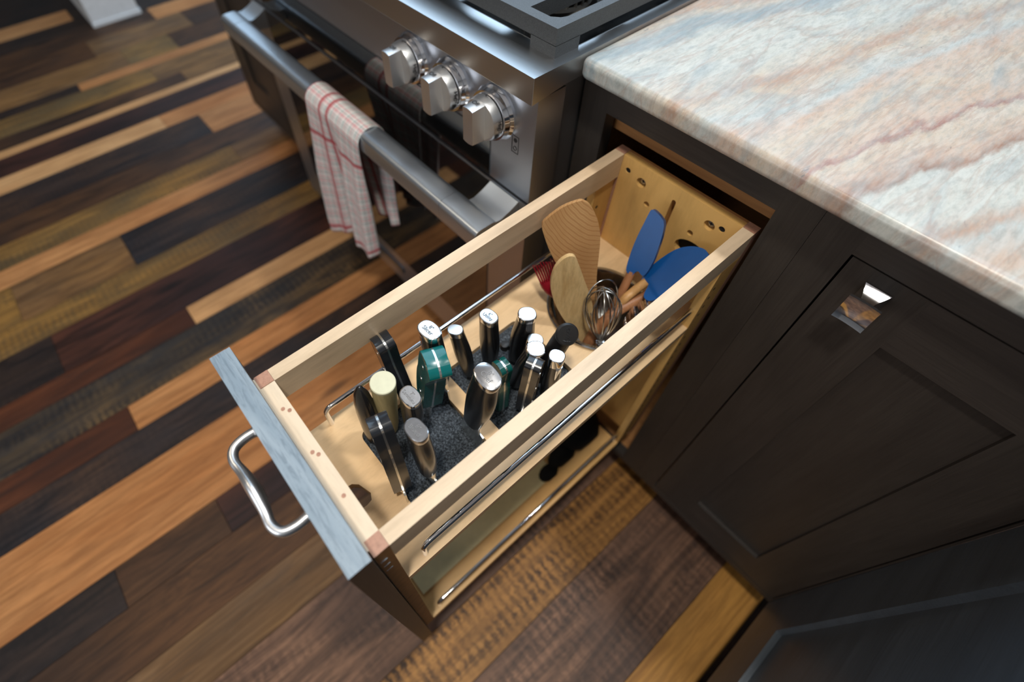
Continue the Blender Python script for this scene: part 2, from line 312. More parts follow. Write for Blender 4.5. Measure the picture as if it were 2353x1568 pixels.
def box(name, x0, x1, y0, y1, z0, z1, mat, parent=None, bevel=0.0015, mw=None, seg=2):
    bm = bmesh.new(); addbox(bm, x0, x1, y0, y1, z0, z1); return finish(bm, name, mat, parent, bevel, seg, mw=mw)
def boxes(name, lst, mat, parent=None, bevel=0.0015, mw=None):
    bm = bmesh.new()
    for b in lst: addbox(bm, *b)
    return finish(bm, name, mat, parent, bevel, mw=mw)
def addprism(bm, loops, f0, f1, t=None):
    """polygon (outer loop + holes, 2-D) between f0(u,v) and f1(u,v)"""
    vecs = [[Vector((p[0], p[1], 0)) for p in l] for l in loops]
    tris = tessellate_polygon(vecs); flat = [p for l in loops for p in l]
    a = [bm.verts.new(f0(*p)) for p in flat]; b = [bm.verts.new(f1(*p)) for p in flat]
    for tr in tris:
        try: bm.faces.new([a[i] for i in tr]); bm.faces.new([b[i] for i in reversed(tr)])
        except ValueError: pass
    k = 0
    for l in loops:
        n = len(l)
        for i in range(n):
            j = (i + 1) % n; bm.faces.new((a[k + i], a[k + j], b[k + j], b[k + i]))
        k += n
def circle(cx, cy, rx, ry=None, n=24):
    ry = ry or rx; return [(cx + rx * math.cos(2 * PI * i / n), cy + ry * math.sin(2 * PI * i / n)) for i in range(n)]
def rrect(x0, x1, y0, y1, r, n=5):
    out = []
    for cx, cy, a0 in ((x1 - r, y1 - r, 0), (x0 + r, y1 - r, 90), (x0 + r, y0 + r, 180), (x1 - r, y0 + r, 270)):
        for i in range(n + 1):
            a = math.radians(a0 + 90 * i / n); out.append((cx + r * math.cos(a), cy + r * math.sin(a)))
    return out
def prism_z(name, loops, z0, z1, mat, parent=None, bevel=0, mw=None):
    bm = bmesh.new(); addprism(bm, loops, lambda u, v: (u, v, z0), lambda u, v: (u, v, z1)); return finish(bm, name, mat, parent, bevel, mw=mw)
def smoothpath(pts, n=8):
    """Catmull-Rom"""
    P = [Vector(p) for p in pts]; P = [2 * P[0] - P[1]] + P + [2 * P[-1] - P[-2]]; out = []
    for i in range(1, len(P) - 2):
        for k in range(n):
            t = k / n; a, b, c, d = P[i - 1], P[i], P[i + 1], P[i + 2]
            out.append(0.5 * ((2 * b) + (c - a) * t + (2 * a - 5 * b + 4 * c - d) * t * t + (3 * b - a - 3 * c + d) * t ** 3))
    out.append(P[-2]); return out
def addtube(bm, pts, rad, n=12, ref=Vector((0, 0, 1)), sec=None, cap=True):
    """sweep; rad: float, or list of (ra, rb) per point; sec(angle)->(a,b) unit section"""
    P = [Vector(p) for p in pts]; rings = []
    up = None
    for i, p in enumerate(P):
        d = (P[min(i + 1, len(P) - 1)] - P[max(i - 1, 0)]).normalized()
        if up is None:
            s = ref.cross(d)
            if s.length < 1e-4: s = Vector((1, 0, 0)).cross(d)
            s.normalize()
        else:
            s = (up - d * up.dot(d)).normalized()
        up = s; v = d.cross(s)
        ra, rb = (rad, rad) if isinstance(rad, (int, float)) else rad[i]
        rings.append([bm.verts.new(p + s * ra * (sec(2 * PI * k / n)[0] if sec else math.cos(2 * PI * k / n)) + v * rb * (sec(2 * PI * k / n)[1] if sec else math.sin(2 * PI * k / n))) for k in range(n)])
    for i in range(len(rings) - 1):
        for k in range(n): bm.faces.new((rings[i][k], rings[i][(k + 1) % n], rings[i + 1][(k + 1) % n], rings[i + 1][k]))
    if cap: bm.faces.new(list(reversed(rings[0]))); bm.faces.new(rings[-1])
def tube(name, pts, rad, mat, parent=None, n=12, mw=None, **k):
    bm = bmesh.new(); addtube(bm, pts, rad, n, **k); return finish(bm, name, mat, parent, smooth=True, mw=mw, angle=50)
def addlathe(bm, prof, axis_o, ax, n=40, s0=None, ell=1.0):
    ax = Vector(ax).normalized(); s = s0 or ax.orthogonal().normalized(); s = Vector(s); v = ax.cross(s); rings = []
    for r, h in prof:
        if r < 1e-6: rings.append([bm.verts.new(Vector(axis_o) + ax * h)])
        else: rings.append([bm.verts.new(Vector(axis_o) + ax * h + s * r * math.cos(2 * PI * k / n) + v * r * ell * math.sin(2 * PI * k / n)) for k in range(n)])
    for a, b in zip(rings[:-1], rings[1:]):
        for k in range(n):
            if len(a) == 1 and len(b) == 1: continue
            if len(a) == 1: bm.faces.new((a[0], b[(k + 1) % n], b[k]))
            elif len(b) == 1: bm.faces.new((a[k], a[(k + 1) % n], b[0]))
            else: bm.faces.new((a[k], a[(k + 1) % n], b[(k + 1) % n], b[k]))
def lathe(name, prof, o, ax, mat, parent=None, n=40, mw=None, angle=35, **k):
    bm = bmesh.new(); addlathe(bm, prof, o, ax, n, **k); return finish(bm, name, mat, parent, smooth=True, mw=mw, angle=angle)
def textmesh(name, s, size, mat, parent, mw_local, ext=0.0001):
    cu = bpy.data.curves.new(name, 'FONT'); cu.body = s; cu.size = size; cu.extrude = ext; cu.align_x = 'CENTER'; cu.align_y = 'CENTER'; cu.resolution_u = 3
    t = bpy.data.objects.new('tmp', cu); C.objects.link(t); dg = bpy.context.evaluated_depsgraph_get()
    me = bpy.data.meshes.new_from_object(t.evaluated_get(dg)); bpy.data.objects.remove(t); bpy.data.curves.remove(cu)
    me.transform(mw_local); me.name = name
    o = link(name, me, mat, parent); return o
def frame_m(o, x, y):
    x = Vector(x).normalized(); z = x.cross(Vector(y)).normalized(); y = z.cross(x); mm = Matrix.Identity(4)
    for i in range(3): mm[i][0] = x[i]; mm[i][1] = y[i]; mm[i][2] = z[i]; mm[i][3] = Vector(o)[i]
    return mm

# ================================================================== ROOM
tag(box('floor', -5.2, 2.2, -4.0, 3.4, -0.06, -0.018, M['inside'], bevel=0), kind='structure')
floor = bpy.data.objects['floor']
COLS = [  # x0, x1, [(y_start, kind)...] from near (y=-3.2) to far
 (-5.1, -4.6, [(-3.4, 'brown'), (0.2, 'tan')]), (-4.6, -4.3, [(-3.4, 'dark')]), (-4.3, -4.1, [(-3.4, 'tan'), (-0.4, 'orange')]), (-4.1, -3.9, [(-3.4, 'dark')]), (-3.9, -3.72, [(-3.4, 'brown')]),
 (-3.72, -3.55, [(-3.4, 'tan'), (-0.62, 'dark')]), (-3.55, -3.34, [(-3.4, 'dark'), (0.1, 'brown')]), (-3.34, -3.19, [(-3.4, 'light'), (-0.33, 'dark')]), (-3.19, -3.05, [(-3.4, 'dark')]), (-3.05, -2.90, [(-3.4, 'brown'), (0.0, 'orange')]),
 (-2.90, -2.71, [(-3.4, 'brown'), (-0.35, 'tan'), (0.12, 'brown')]), (-2.71, -2.53, [(-3.4, 'tan'), (-0.25, 'olive'), (-0.02, 'brown')]), (-2.53, -2.46, [(-3.4, 'dark'), (-0.49, 'orange')]), (-2.46, -2.32, [(-3.4, 'olive'), (-0.2, 'tan')]), (-2.32, -2.226, [(-3.4, 'brown'), (-0.1, 'tan')]),
 (-2.226, -2.176, [(-3.4, 'light')]), (-2.176, -2.045, [(-3.4, 'maroon')]), (-2.045, -1.945, [(-3.4, 'light'), (-0.30, 'orange')]), (-1.945, -1.787, [(-3.4, 'darkblue'), (-0.17, 'orange')]), (-1.787, -1.662, [(-3.4, 'brown')]),
 (-1.662, -1.541, [(-3.4, 'olive'), (-0.16, 'tan')]), (-1.541, -1.455, [(-3.4, 'orange')]), (-1.455, -1.280, [(-3.4, 'olive'), (-0.98, 'tan'), (-0.645, 'darkblue')]), (-1.280, -1.175, [(-3.4, 'olive')]), (-1.175, -1.015, [(-3.4, 'dark'), (-0.93, 'maroon')]),
 (-1.015, -0.938, [(-3.4, 'red'), (-0.588, 'light')]), (-0.938, -0.802, [(-3.4, 'mixed')]), (-0.802, -0.718, [(-3.4, 'red'), (-0.83, 'orange')]), (-0.718, -0.615, [(-3.4, 'darkblue')]), (-0.615, -0.430, [(-3.4, 'orange')]),
 (-0.430, -0.335, [(-3.4, 'dark'), (-0.98, 'brown'), (-0.748, 'maroon')]), (-0.335, -0.212, [(-3.4, 'brown')]), (-0.212, -0.105, [(-3.4, 'tan')]), (-0.105, 0.10, [(-3.4, 'maroon'), (-1.0, 'plum')]), (0.10, 0.212, [(-3.4, 'goldsaw')]),
 (0.212, 0.393, [(-3.4, 'plum')]), (0.393, 0.480, [(-3.4, 'gold')]), (0.480, 0.62, [(-3.4, 'dark')]), (0.62, 0.80, [(-3.4, 'brown')])]
for x0, x1, segs in COLS:
    for i, (ys, k) in enumerate(segs):
        ye = segs[i + 1][0] if i + 1 < len(segs) else 1.6
        cx, cy = (x0 + x1) / 2, (ys + ye) / 2; hx, hy = (x1 - x0) / 2 - 0.0006, (ye - ys) / 2 - 0.0006
        bm = bmesh.new(); addbox(bm, -hx, hx, -hy, hy, -0.018, random.uniform(-0.0005, 0.0))
        o = finish(bm, 'plank', FL[k], floor, 0.0007, 1); o.location = (cx, cy, 0)
tag(box('ceiling', -5.2, 2.2, -4.0, 3.4, 2.70, 2.78, M['ceil'], bevel=0), kind='structure')
tag(box('wall_back', -5.2, 2.2, 3.4, 3.5, 0, 2.7, M['wallpaint'], bevel=0), kind='structure')
tag(box('wall_front', -5.2, 2.2, -4.1, -4.0, 0, 2.7, M['wallpaint'], bevel=0), kind='structure')
tag(box('wall_right', 2.2, 2.3, -4.0, 3.4, 0, 2.7, M['wallpaint'], bevel=0), kind='structure')
tag(box('wall_far_left', -5.3, -5.2, -4.0, 3.4, 0, 2.7, M['wallpaint'], bevel=0), kind='structure')
wl = tag(box('wall_left', -4.2, -3.033, -0.262, -0.045, 0, 2.7, M['whitepaint'], bevel=0.004), kind='structure')
bm = bmesh.new()
addbox(bm, -4.2, -3.021, -0.274, -0.033, 0.0, 0.018); addbox(bm, -4.2, -3.027, -0.268, -0.039, 0.018, 0.14)
tag(finish(bm, 'baseboard_left', M['whitepaint'], None, 0.003), kind='structure')

# ================================================================== BASE CABINETS (face plane y = 0)
ZC0, ZC1, ZO = 0.100, 0.8870, 0.8386
def cabinet(name, x0, x1, doors, label, hole=None, depth=0.60, y0=0.0):
    t = tag(empty(name, ((x0 + x1) / 2, y0 + depth / 2, 0)), label, 'cabinet'); ox, oy = t.location.x, t.location.y
    def B(n, a, b, c, d, e, f, mt, bev=0.001, par=None): return box(n, a - ox, b - ox, c - oy, d - oy, e, f, mt, par or t, bev)
    xs = [x0] + [v for d in doors for v in d] + [x1]
    for i in range(0, len(xs), 2): B('stile', xs[i], xs[i + 1], 0, 0.020, ZC0, ZC1, M['cab'])
    for d in doors:
        B('top_rail', d[0], d[1], 0.0, 0.020, ZO, ZC1, M['cab_rail']); B('bottom_rail', d[0], d[1], 0.0, 0.020, ZC0, ZC0 + 0.018, M['cab_rail'])
    B('side_panel', x0, x0 + 0.016, 0.020, depth, 0.0 if name == 'x' else ZC0, ZC1, M['cabwood'], 0); B('side_panel', x1 - 0.016, x1, 0.020, depth, ZC0, ZC1, M['cabwood'], 0)
    B('back_panel', x0 + 0.016, x1 - 0.016, depth - 0.012, depth, ZC0, ZC1, M['cabwood'], 0); B('floor_panel', x0 + 0.016, x1 - 0.016, 0.020, depth - 0.012, ZC0, ZC0 + 0.016, M['cabwood'], 0)
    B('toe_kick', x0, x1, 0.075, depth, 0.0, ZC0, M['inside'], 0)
    return t, B
def shaker_door(t, B, x0, x1, z0, z1, r0, r1, rz0, rz1, rec=0.008, par=None):
    g = 0.0022
    d = B('door', x0 + g, r0, 0.0005, 0.020, z0 + g, z1 - g, M['cab'])
    dm = d
    def P(n, a, b, c, e, f, h, mt):
        ox, oy = t.location.x, t.location.y
        return box(n, a - ox, b - ox, c - oy, e - oy, f, h, mt, dm, 0.0006)
    P('door_stile', r1, x1 - g, 0.0005, 0.020, z0 + g, z1 - g, M['cab']); P('door_rail', r0, r1, 0.0005, 0.020, rz1, z1 - g, M['cab_rail']); P('door_rail', r0, r1, 0.0005, 0.020, z0 + g, rz0, M['cab_rail'])
    P('door_panel', r0, r1, rec, 0.014, rz0, rz1, M['cab'])
    return d
cp, B = cabinet('base_cabinet', -0.1575, 0.1568, [(-0.1162, 0.1162)], 'narrow dark-stained cabinet beside the range, its pull-out rack open')
# cleat inside the opening, behind the pull-out
B('mounting_cleat', -0.140, 0.140, 0.030, 0.058, 0.802, 0.830, M['cabwood']); B('mounting_cleat', -0.140, 0.140, 0.058, 0.080, 0.812, 0.842, M['cabwood'])
cr, B = cabinet('base_cabinet', 0.1572, 0.4685, [(0.1974, 0.4660)], 'dark-stained cabinet with square chrome knob under the marble counter')
d = shaker_door(cr, B, 0.1974, 0.4665, 0.118, ZO, 0.2730, 0.3965, 0.1963, 0.7585)
# square curved chrome knob: dished plate on a flared foot
kx, kz, oy = 0.2355 - cr.location.x, 0.803, -cr.location.y
bm = bmesh.new()
NN = 10
def knobsurf(u, v):   # u across (x), v vertical (z) in -1..1
    return Vector((kx + 0.0148 * u, oy - 0.0235 - 0.0035 * (v * v) - 0.001 * u * u, kz + 0.0165 * v))
f = [[bm.verts.new(knobsurf(-1 + 2 * i / NN, -1 + 2 * j / NN)) for i in range(NN + 1)] for j in range(NN + 1)]
b_ = [[bm.verts.new(knobsurf(-1 + 2 * i / NN, -1 + 2 * j / NN) + Vector((0, 0.0032, 0))) for i in range(NN + 1)] for j in range(NN + 1)]
for j in range(NN):
    for i in range(NN):
        bm.faces.new((f[j][i], f[j][i + 1], f[j + 1][i + 1], f[j + 1][i])); bm.faces.new((b_[j][i], b_[j + 1][i], b_[j + 1][i + 1], b_[j][i + 1]))
for i in range(NN):
    bm.faces.new((f[0][i], b_[0][i], b_[0][i + 1], f[0][i + 1])); bm.faces.new((f[NN][i], f[NN][i + 1], b_[NN][i + 1], b_[NN][i]))
    bm.faces.new((f[i][0], f[i + 1][0], b_[i + 1][0], b_[i][0])); bm.faces.new((f[i][NN], b_[i][NN], b_[i + 1][NN], f[i + 1][NN]))
kn = finish(bm, 'door_knob', M['chrome'], d, smooth=True); kn['label'] = 'square dished chrome knob'
bm = bmesh.new(); rings = []
for s in range(7):
    q = s / 6; a = 0.0125 - 0.0070 * math.sin(q * PI * 0.62); yy = oy - 0.0005 - 0.0225 * q
    rings.append([bm.verts.new((kx + sx * a * (1.0), yy, kz + 0.004 * (1 - q) + sz * a)) for sx, sz in ((-1, -1), (1, -1), (1, 1), (-1, 1))])
for a, b in zip(rings[:-1], rings[1:]):
    for k in range(4): bm.faces.new((a[k], a[(k + 1) % 4], b[(k + 1) % 4], b[k]))
bm.faces.new(rings[0]); bm.faces.new(rings[-1]); kf = finish(bm, 'knob_foot', M['chrome'], d, smooth=True, angle=40)

# far cabinet on the other side of the range
cl, B = cabinet('base_cabinet', -1.70, -1.0625, [(-1.672, -1.405), (-1.375, -1.09)], 'far dark-stained cabinet past the left end of the oven handle')
shaker_door(cl, B, -1.672, -1.405, 0.118, ZO, -1.602, -1.482, 0.2245, 0.7585); shaker_door(cl, B, -1.375, -1.09, 0.118, ZO, -1.305, -1.16, 0.2245, 0.7585)

# perpendicular cabinet run whose face looks towards -x at x = 0.4688
pc = tag(empty('end_cabinet', (0.78, -1.0, 0)), 'dark end cabinet, window blue painted in, set at a right angle beyond the knobbed door', 'cabinet')
def BP(n, a, b, c, d_, e, f_, mt, bev=0.001, par=None): return box(n, a - 0.78, b - 0.78, c + 1.0, d_ + 1.0, e, f_, mt, par or pc, bev)
BP('stile', 0.4690, 0.489, -0.0875, -0.0005, 0.100, ZC1, M['cab_window_lit']); BP('stile', 0.4690, 0.489, -1.9, -1.0, 0.100, ZC1, M['cab_window_lit'])
BP('top_rail', 0.4690, 0.489, -1.0, -0.0875, 0.805, ZC1, M['cab_window_lit']); BP('bottom_rail', 0.4690, 0.489, -1.0, -0.0875, 0.100, 0.2385, M['cab_window_lit'])
BP('recessed_panel', 0.478, 0.486, -1.0, -0.0875, 0.2385, 0.805, M['cab_window_lit']); BP('carcass', 0.489, 1.10, -1.9, 0.0, 0.100, ZC1, M['inside'], 0); BP('toe_kick', 0.54, 1.10, -1.9, 0.0, 0.0, 0.100, M['inside'], 0)

# ------------------------------------------------------------------ marble worktop (L-shaped: along the wall run and over the end run)
def rounded_slab(name, loop, z0, z1, r, mat, n=7):
    N = len(loop); V2 = [Vector((p[0], p[1])) for p in loop]
    def inset(d):
        out = []
        for i in range(N):
            e1 = (V2[i] - V2[i - 1]).normalized(); e2 = (V2[(i + 1) % N] - V2[i]).normalized(); n1 = Vector((-e1.y, e1.x)); n2 = Vector((-e2.y, e2.x)); m_ = (n1 + n2); m_ /= max(0.2, m_.length_squared / 2)
            out.append(V2[i] + m_ * d)
        return out
    bm = bmesh.new(); rings = []
    prof = [(r * (1 - math.sin(a)), z0 + r * (1 - math.cos(a))) for a in [PI / 2 * k / n for k in range(n + 1)]] + [(r * (1 - math.cos(a)), z1 - r * (1 - math.sin(a))) for a in [PI / 2 * k / n for k in range(n + 1)]]
    for d, z in prof: rings.append([bm.verts.new((p.x, p.y, z)) for p in inset(d)])
    for a, b in zip(rings[:-1], rings[1:]):
        for k in range(N): bm.faces.new((a[k], a[(k + 1) % N], b[(k + 1) % N], b[k]))
    bm.faces.new(rings[0][::-1]); top = bm.faces.new(rings[-1])
    o = finish(bm, name, mat, None, smooth=True, angle=30)
    wn = o.modifiers.new('wn', 'WEIGHTED_NORMAL'); wn.keep_sharp = True; wn.weight = 100
    return o
def countertop(name, loop, label): return tag(rounded_slab(name, loop, 0.8876, 0.9140, 0.0085, M['marble']), label, 'countertop')
countertop('marble_countertop', [(-0.1428 + 0.010 * (1 - math.cos(a)), -0.0346 + 0.010 * (1 - math.sin(a))) for a in [PI / 2 * k / 6 for k in range(7)]] + [(0.434, -0.0346), (0.434, -1.93), (1.12, -1.93), (1.12, 0.66), (-0.1428, 0.66)], 'thick cream and pink veined marble countertop right of the range')
countertop('marble_countertop', [(-1.72, -0.0346), (-1.0600, -0.0346), (-1.0600, 0.66), (-1.72, 0.66)], 'matching marble worktop on the far side of the range')

# ================================================================== GAS RANGE
rg = tag(empty('gas_range', (0, 0, 0)), 'stainless steel gas range with black glass oven door and three visible knobs', 'range')
XL, XR = -1.058, -0.1441
boxes('body', [(XL + 0.016, -0.160, -0.048, 0.60, 0.10, 0.8813)], M['steel_v'], rg)
boxes('kick_plate', [(XL + 0.03, XR - 0.02, 0.01, 0.58, 0.0, 0.10)], M['inside'], rg, 0)
# rim with sloped front lip
bm = bmesh.new(); addprism(bm, [[(XL, -0.108), (XR, -0.108), (XR, -0.050), (XR, 0.62), (XL, 0.62), (XL, -0.050)], [(XL + 0.018, 0.60), (XR - 0.018, 0.60), (XR - 0.018, -0.050), (XL + 0.018, -0.050)]], lambda u, v: (u, v, 0.8814 if v < -0.06 else 0.8880), lambda u, v: (u, v, 0.914))
bmesh.ops.dissolve_limit(bm, angle_limit=0.01, verts=bm.verts, edges=bm.edges)
finish(bm, 'cooktop_rim', M['steel'], rg, 0.0035, 4)
box('cooktop_pan', XL + 0.018, XR - 0.018, -0.050, 0.60, 0.885, 0.903, M['enamel'], rg, 0.002)
box('control_panel', XL + 0.002, -0.147, -0.094, -0.0485, 0.7200, 0.8812, M['steel_v'], rg, 0.0015)
box('display_glass', -0.973, -0.229, -0.0955, -0.0935, 0.7205, 0.789, M['glass'], rg, 0.0006)
dr = box('oven_door', XL + 0.003, -0.147, -0.095, -0.0490, 0.160, 0.7155, M['steel_v'], rg, 0.002)
box('door_glass', -0.973, -0.229, -0.0965, -0.0945, 0.262, 0.712, M['glass'], dr, 0.0006)
box('badge', -0.668, -0.545, -0.0985, -0.094, 0.204, 0.222, M['badge'], dr, 0.001)
# handle bar: rounded front, flattened top
def hsec(a):
    c, s = math.cos(a), math.sin(a); return (math.copysign(abs(c) ** 0.45, c), math.copysign(abs(s) ** 0.45, s))
HZ, HY = 0.688, -0.160
hb = tube('door_handle', [(-0.960, HY, HZ), (-0.2445, HY, HZ)], 0.0208, M['handle_steel'], dr, 44, sec=hsec); hb['label'] = 'satin steel handle bar with chamfered top'
for a, b in ((-1.018, -0.961), (-0.2437, -0.160)):
    tube('handle_end', [(a, HY, HZ), (b, HY, HZ)], 0.0210, M['handle_steel'], dr, 44, sec=hsec)
for a, b in ((-1.030, -0.972), (-0.226, -0.165)):
    bm = bmesh.new()
    prof = [(-0.0955, 0.712), (-0.112, 0.704), (-0.128, 0.6985), (-0.146, 0.700), (-0.150, 0.690), (-0.146, 0.680), (-0.126, 0.676), (-0.0955, 0.672)]
    addprism(bm, [prof], lambda u, v: (a, u, v), lambda u, v: (b, u, v)); finish(bm, 'handle_bracket', M['handle_steel'], dr, 0.0015)
# knobs
def rknob(x):
    z = 0.832; k = lathe('knob', [(0.0, 0.0165), (0.0290, 0.0165), (0.0300, 0.0175), (0.0292, 0.024), (0.0275, 0.029), (0.0, 0.029)], (x, -0.094, z), (0, -1, 0), M['satin'], rg, 48)
    lathe('knob_ring', [(0.0370, 0.0), (0.0372, 0.004), (0.0345, 0.008), (0.0352, 0.0095), (0.0330, 0.0155), (0.0, 0.0155)], (x, -0.094, z), (0, -1, 0), M['chrome'], k, 48)
    # grip bar across the front: round top and bottom, flat sides
    bm = bmesh.new(); out = []; hw = 0.0098; R = 0.0272
    xs = [hw * (-1 + 2 * i / 8) for i in range(9)]
    loop = [(q, math.sqrt(R * R - q * q)) for q in xs] + [(q, -math.sqrt(R * R - q * q)) for q in reversed(xs)]
    addprism(bm, [loop], lambda u, v: (x + u, -0.121, z + v), lambda u, v: (x + u * 0.96, -0.1435, z + v * 0.94))
    finish(bm, 'knob_grip', M['satin'], k, 0.0012, 3)
    # left half of the face is built up to the grip, the right half stays open
    bm = bmesh.new(); loop = [(-hw + 0.001, math.sqrt(R * R - hw * hw))] + [(R * math.cos(a), R * math.sin(a)) for a in [math.radians(111 + i * (138 / 12)) for i in range(13)]] + [(-hw + 0.001, -math.sqrt(R * R - hw * hw))]
    addprism(bm, [loop], lambda u, v: (x + u, -0.122, z + v), lambda u, v: (x + u, -0.1245, z + v)); finish(bm, 'knob_shoulder', M['satin'], k, 0.0004, 1)
    textmesh('knob_marking', 'Off', 0.0085, M['ink'], k, frame_m((x - 0.0005, -0.130, z + 0.0272), (1, 0.0, 0.0), (0, 1, 0.06)))
    rad = 0.0301
    textmesh('knob_marking', 'High', 0.0085, M['ink'], k, frame_m((x + rad * math.cos(0.05), -0.1155, z + 0.002), (0.05, 0, -1), (0, 1, 0)))
    for ang, yy, ln in ((PI / 2 - 0.0, -0.113, 0), (-0.30, -0.112, 0)):
        lathe('index_dot', [(0.0, 0.0004), (0.0009, 0.0004), (0.0009, 0)], (x + rad * math.cos(ang), yy, z + rad * math.sin(ang)), (math.cos(ang), 0, math.sin(ang)), M['ink'], k, 8)
    bm = bmesh.new(); n = 8
    for i in range(n):
        a0, a1 = -0.35 - 0.5 * i / n, -0.35 - 0.5 * (i + 1) / n; w0, w1 = 0.0032 * (1 - i / n * .7), 0.0032 * (1 - (i + 1) / n * .7)
        vs = [bm.verts.new((x + 0.0304 * math.cos(a_), -0.117 + s * w_, z + 0.0304 * math.sin(a_))) for a_, w_, s in ((a0, w0, 1), (a0, w0, -1), (a1, w1, -1), (a1, w1, 1))]; bm.faces.new(vs)
    finish(bm, 'heat_wedge', M['ink'], k)
for x in (-0.2180, -0.3062, -0.3985): rknob(x)
# little burner-position pictogram
pg = boxes('pictogram', [(-0.1868, -0.1862, -0.0945, -0.0938, 0.7885, 0.8145), (-0.1749, -0.1743, -0.0945, -0.0938, 0.7885, 0.8145), (-0.1868, -0.1743, -0.0945, -0.0938, 0.8139, 0.8145), (-0.1868, -0.1743, -0.0945, -0.0938, 0.7885, 0.7891)], M['ink'], rg, 0)
lathe('pictogram_dot', [(0, 0.0005), (0.0032, 0.0005), (0.0032, 0)], (-0.1805, -0.094, 0.8078), (0, -1, 0), M['ink'], pg, 20)
bm = bmesh.new(); addprism(bm, [circle(-0.1805, 0.7955, 0.0034, n=20), circle(-0.1805, 0.7955, 0.0026, n=20)[::-1]], lambda u, v: (u, -0.0939, v), lambda u, v: (u, -0.0945, v)); finish(bm, 'pictogram_ring', M['ink'], pg)

# cast-iron grate (lifts off: its own thing)
gr = tag(empty('burner_grate', (-0.32, 0.1, 0.903)), 'black cast-iron burner grate on the front right of the cooktop', 'grate')
gx, gy, gz = gr.location
bm = bmesh.new()
outer = [(-0.500, -0.0615), (-0.1595, -0.0615), (-0.1595, 0.26), (-0.500, 0.26)]
holes = [rrect(-0.2175, -0.1725, -0.0470, 0.060, 0.010)[::-1], rrect(-0.2175, -0.1725, 0.078, 0.20, 0.010)[::-1], rrect(-0.372, -0.262, -0.0470, 0.02, 0.008)[::-1], rrect(-0.372, -0.262, 0.10, 0.20, 0.008)[::-1], rrect(-0.48, -0.41, -0.047, 0.24, 0.008)[::-1]]
holes[0] = [(-0.2175, -0.0470), (-0.2175, 0.060), (-0.1725, 0.060), (-0.1725, -0.0320), (-0.1760, -0.0400), (-0.1850, -0.0470)]
addprism(bm, [[(a - gx, b - gy) for a, b in outer]] + [[(a - gx, b - gy) for a, b in h] for h in holes], lambda u, v: (u, v, 0.928 - gz), lambda u, v: (u, v, 0.948 - gz))
bmesh.ops.dissolve_limit(bm, angle_limit=0.01, verts=bm.verts, edges=bm.edges)
finish(bm, 'grate_frame', M['iron'], gr, 0.0022, 3)
for fx, fy in ((-0.1795, -0.0415), (-0.480, -0.0415), (-0.1795, 0.24), (-0.48, 0.24)):
    box('grate_foot', fx - 0.020 - gx, fx + 0.020 - gx, fy - 0.020 - gy, fy + 0.020 - gy, 0.9032 - gz, 0.9285 - gz, M['iron'], gr, 0.002)
bn = lathe('burner', [(0, 0.02), (0.040, 0.020), (0.046, 0.017), (0.048, 0.012), (0.055, 0.010), (0.055, 0.002), (0.062, 0.0)], (-0.268, 0.050, 0.9032), (0, 0, 1), M['burner'], rg, 48)
lathe('burner_cap', [(0, 0.030), (0.036, 0.029), (0.040, 0.0255), (0.040, 0.0205), (0, 0.0205)], (-0.268, 0.050, 0.9032), (0, 0, 1), M['iron'], bn, 40)
boxes('burner_teeth', [(-0.268 + 0.0465 * math.cos(a) - 0.0014, -0.268 + 0.0465 * math.cos(a) + 0.0014, 0.05 + 0.0465 * math.sin(a) - 0.0014, 0.05 + 0.0465 * math.sin(a) + 0.0014, 0.9190, 0.9260) for a in [2 * PI * i / 26 for i in range(26)]], M['burner'], bn, 0)

# ------------------------------------------------------------------ plaid dish towel over the oven handle
NU, NS = 60, 90
bm = bmesh.new(); uvl = bm.loops.layers.uv.new('UVMap'); grid = []
Lf, Lb, Rr = 0.300, 0.225, 0.0225
arc = PI * Rr
def tow(u, s):
    # s in 0..1 from front hem over the bar to the back hem
    L = Lf + arc + Lb; d = s * L
    fold = 0.0
    if d < Lf:
        h = Lf - d; k = h / Lf; z = HZ - h; y = HY - Rr - 0.003
        xl, xr = -0.638 - 0.046 * min(1, k * 1.15), -0.458 - 0.034 * k ** 0.7
        x = xl + (xr - xl) * u
        y -= (0.014 * math.sin(u * 9.5 + 0.6) + 0.007 * math.sin(u * 21 + 1)) * min(1, k * 2.2) * (0.55 + 0.45 * k) - 0.004 * k
        z -= k * (0.062 * (1 - u) + 0.020 * max(0, 1 - abs(u - 0.88) / 0.16) - 0.014 * max(0, 1 - abs(u - 0.45) / 0.2))
    elif d < Lf + arc:
        a = (d - Lf) / Rr; y = HY - Rr * math.cos(a) * 1.0; z = HZ + (Rr + 0.0005) * math.sin(a); x = -0.638 + 0.180 * u
        y -= 0.003 * math.cos(a)
    else:
        h = d - Lf - arc; k = h / Lb; z = HZ - h; y = HY + Rr + 0.004
        xl, xr = -0.638 + 0.090 * k, -0.458 - 0.006 * k
        x = xl + (xr - xl) * u; y += (0.008 * math.sin(u * 11 + 2)) * min(1, k * 2)
        z -= 0.012 * k * math.sin(u * 3)
    return Vector((x, y, z))
for j in range(NS + 1): grid.append([bm.verts.new(tow(i / NU, j / NS)) for i in range(NU + 1)])
for j in range(NS):
    for i in range(NU):
        fc = bm.faces.new((grid[j][i], grid[j][i + 1], grid[j + 1][i + 1], grid[j + 1][i]))
        for lp, (a, b) in zip(fc.loops, ((i, j), (i + 1, j), (i + 1, j + 1), (i, j + 1))): lp[uvl].uv = (a / NU, b / NS * 2.2)
tw = finish(bm, 'dish_towel', M['towel'], None, smooth=True, angle=80); sol = tw.modifiers.new('thick', 'SOLIDIFY'); sol.thickness = 0.0022; sol.offset = 1
tag(tw, 'red and white plaid dish towel draped over the oven handle', 'towel')

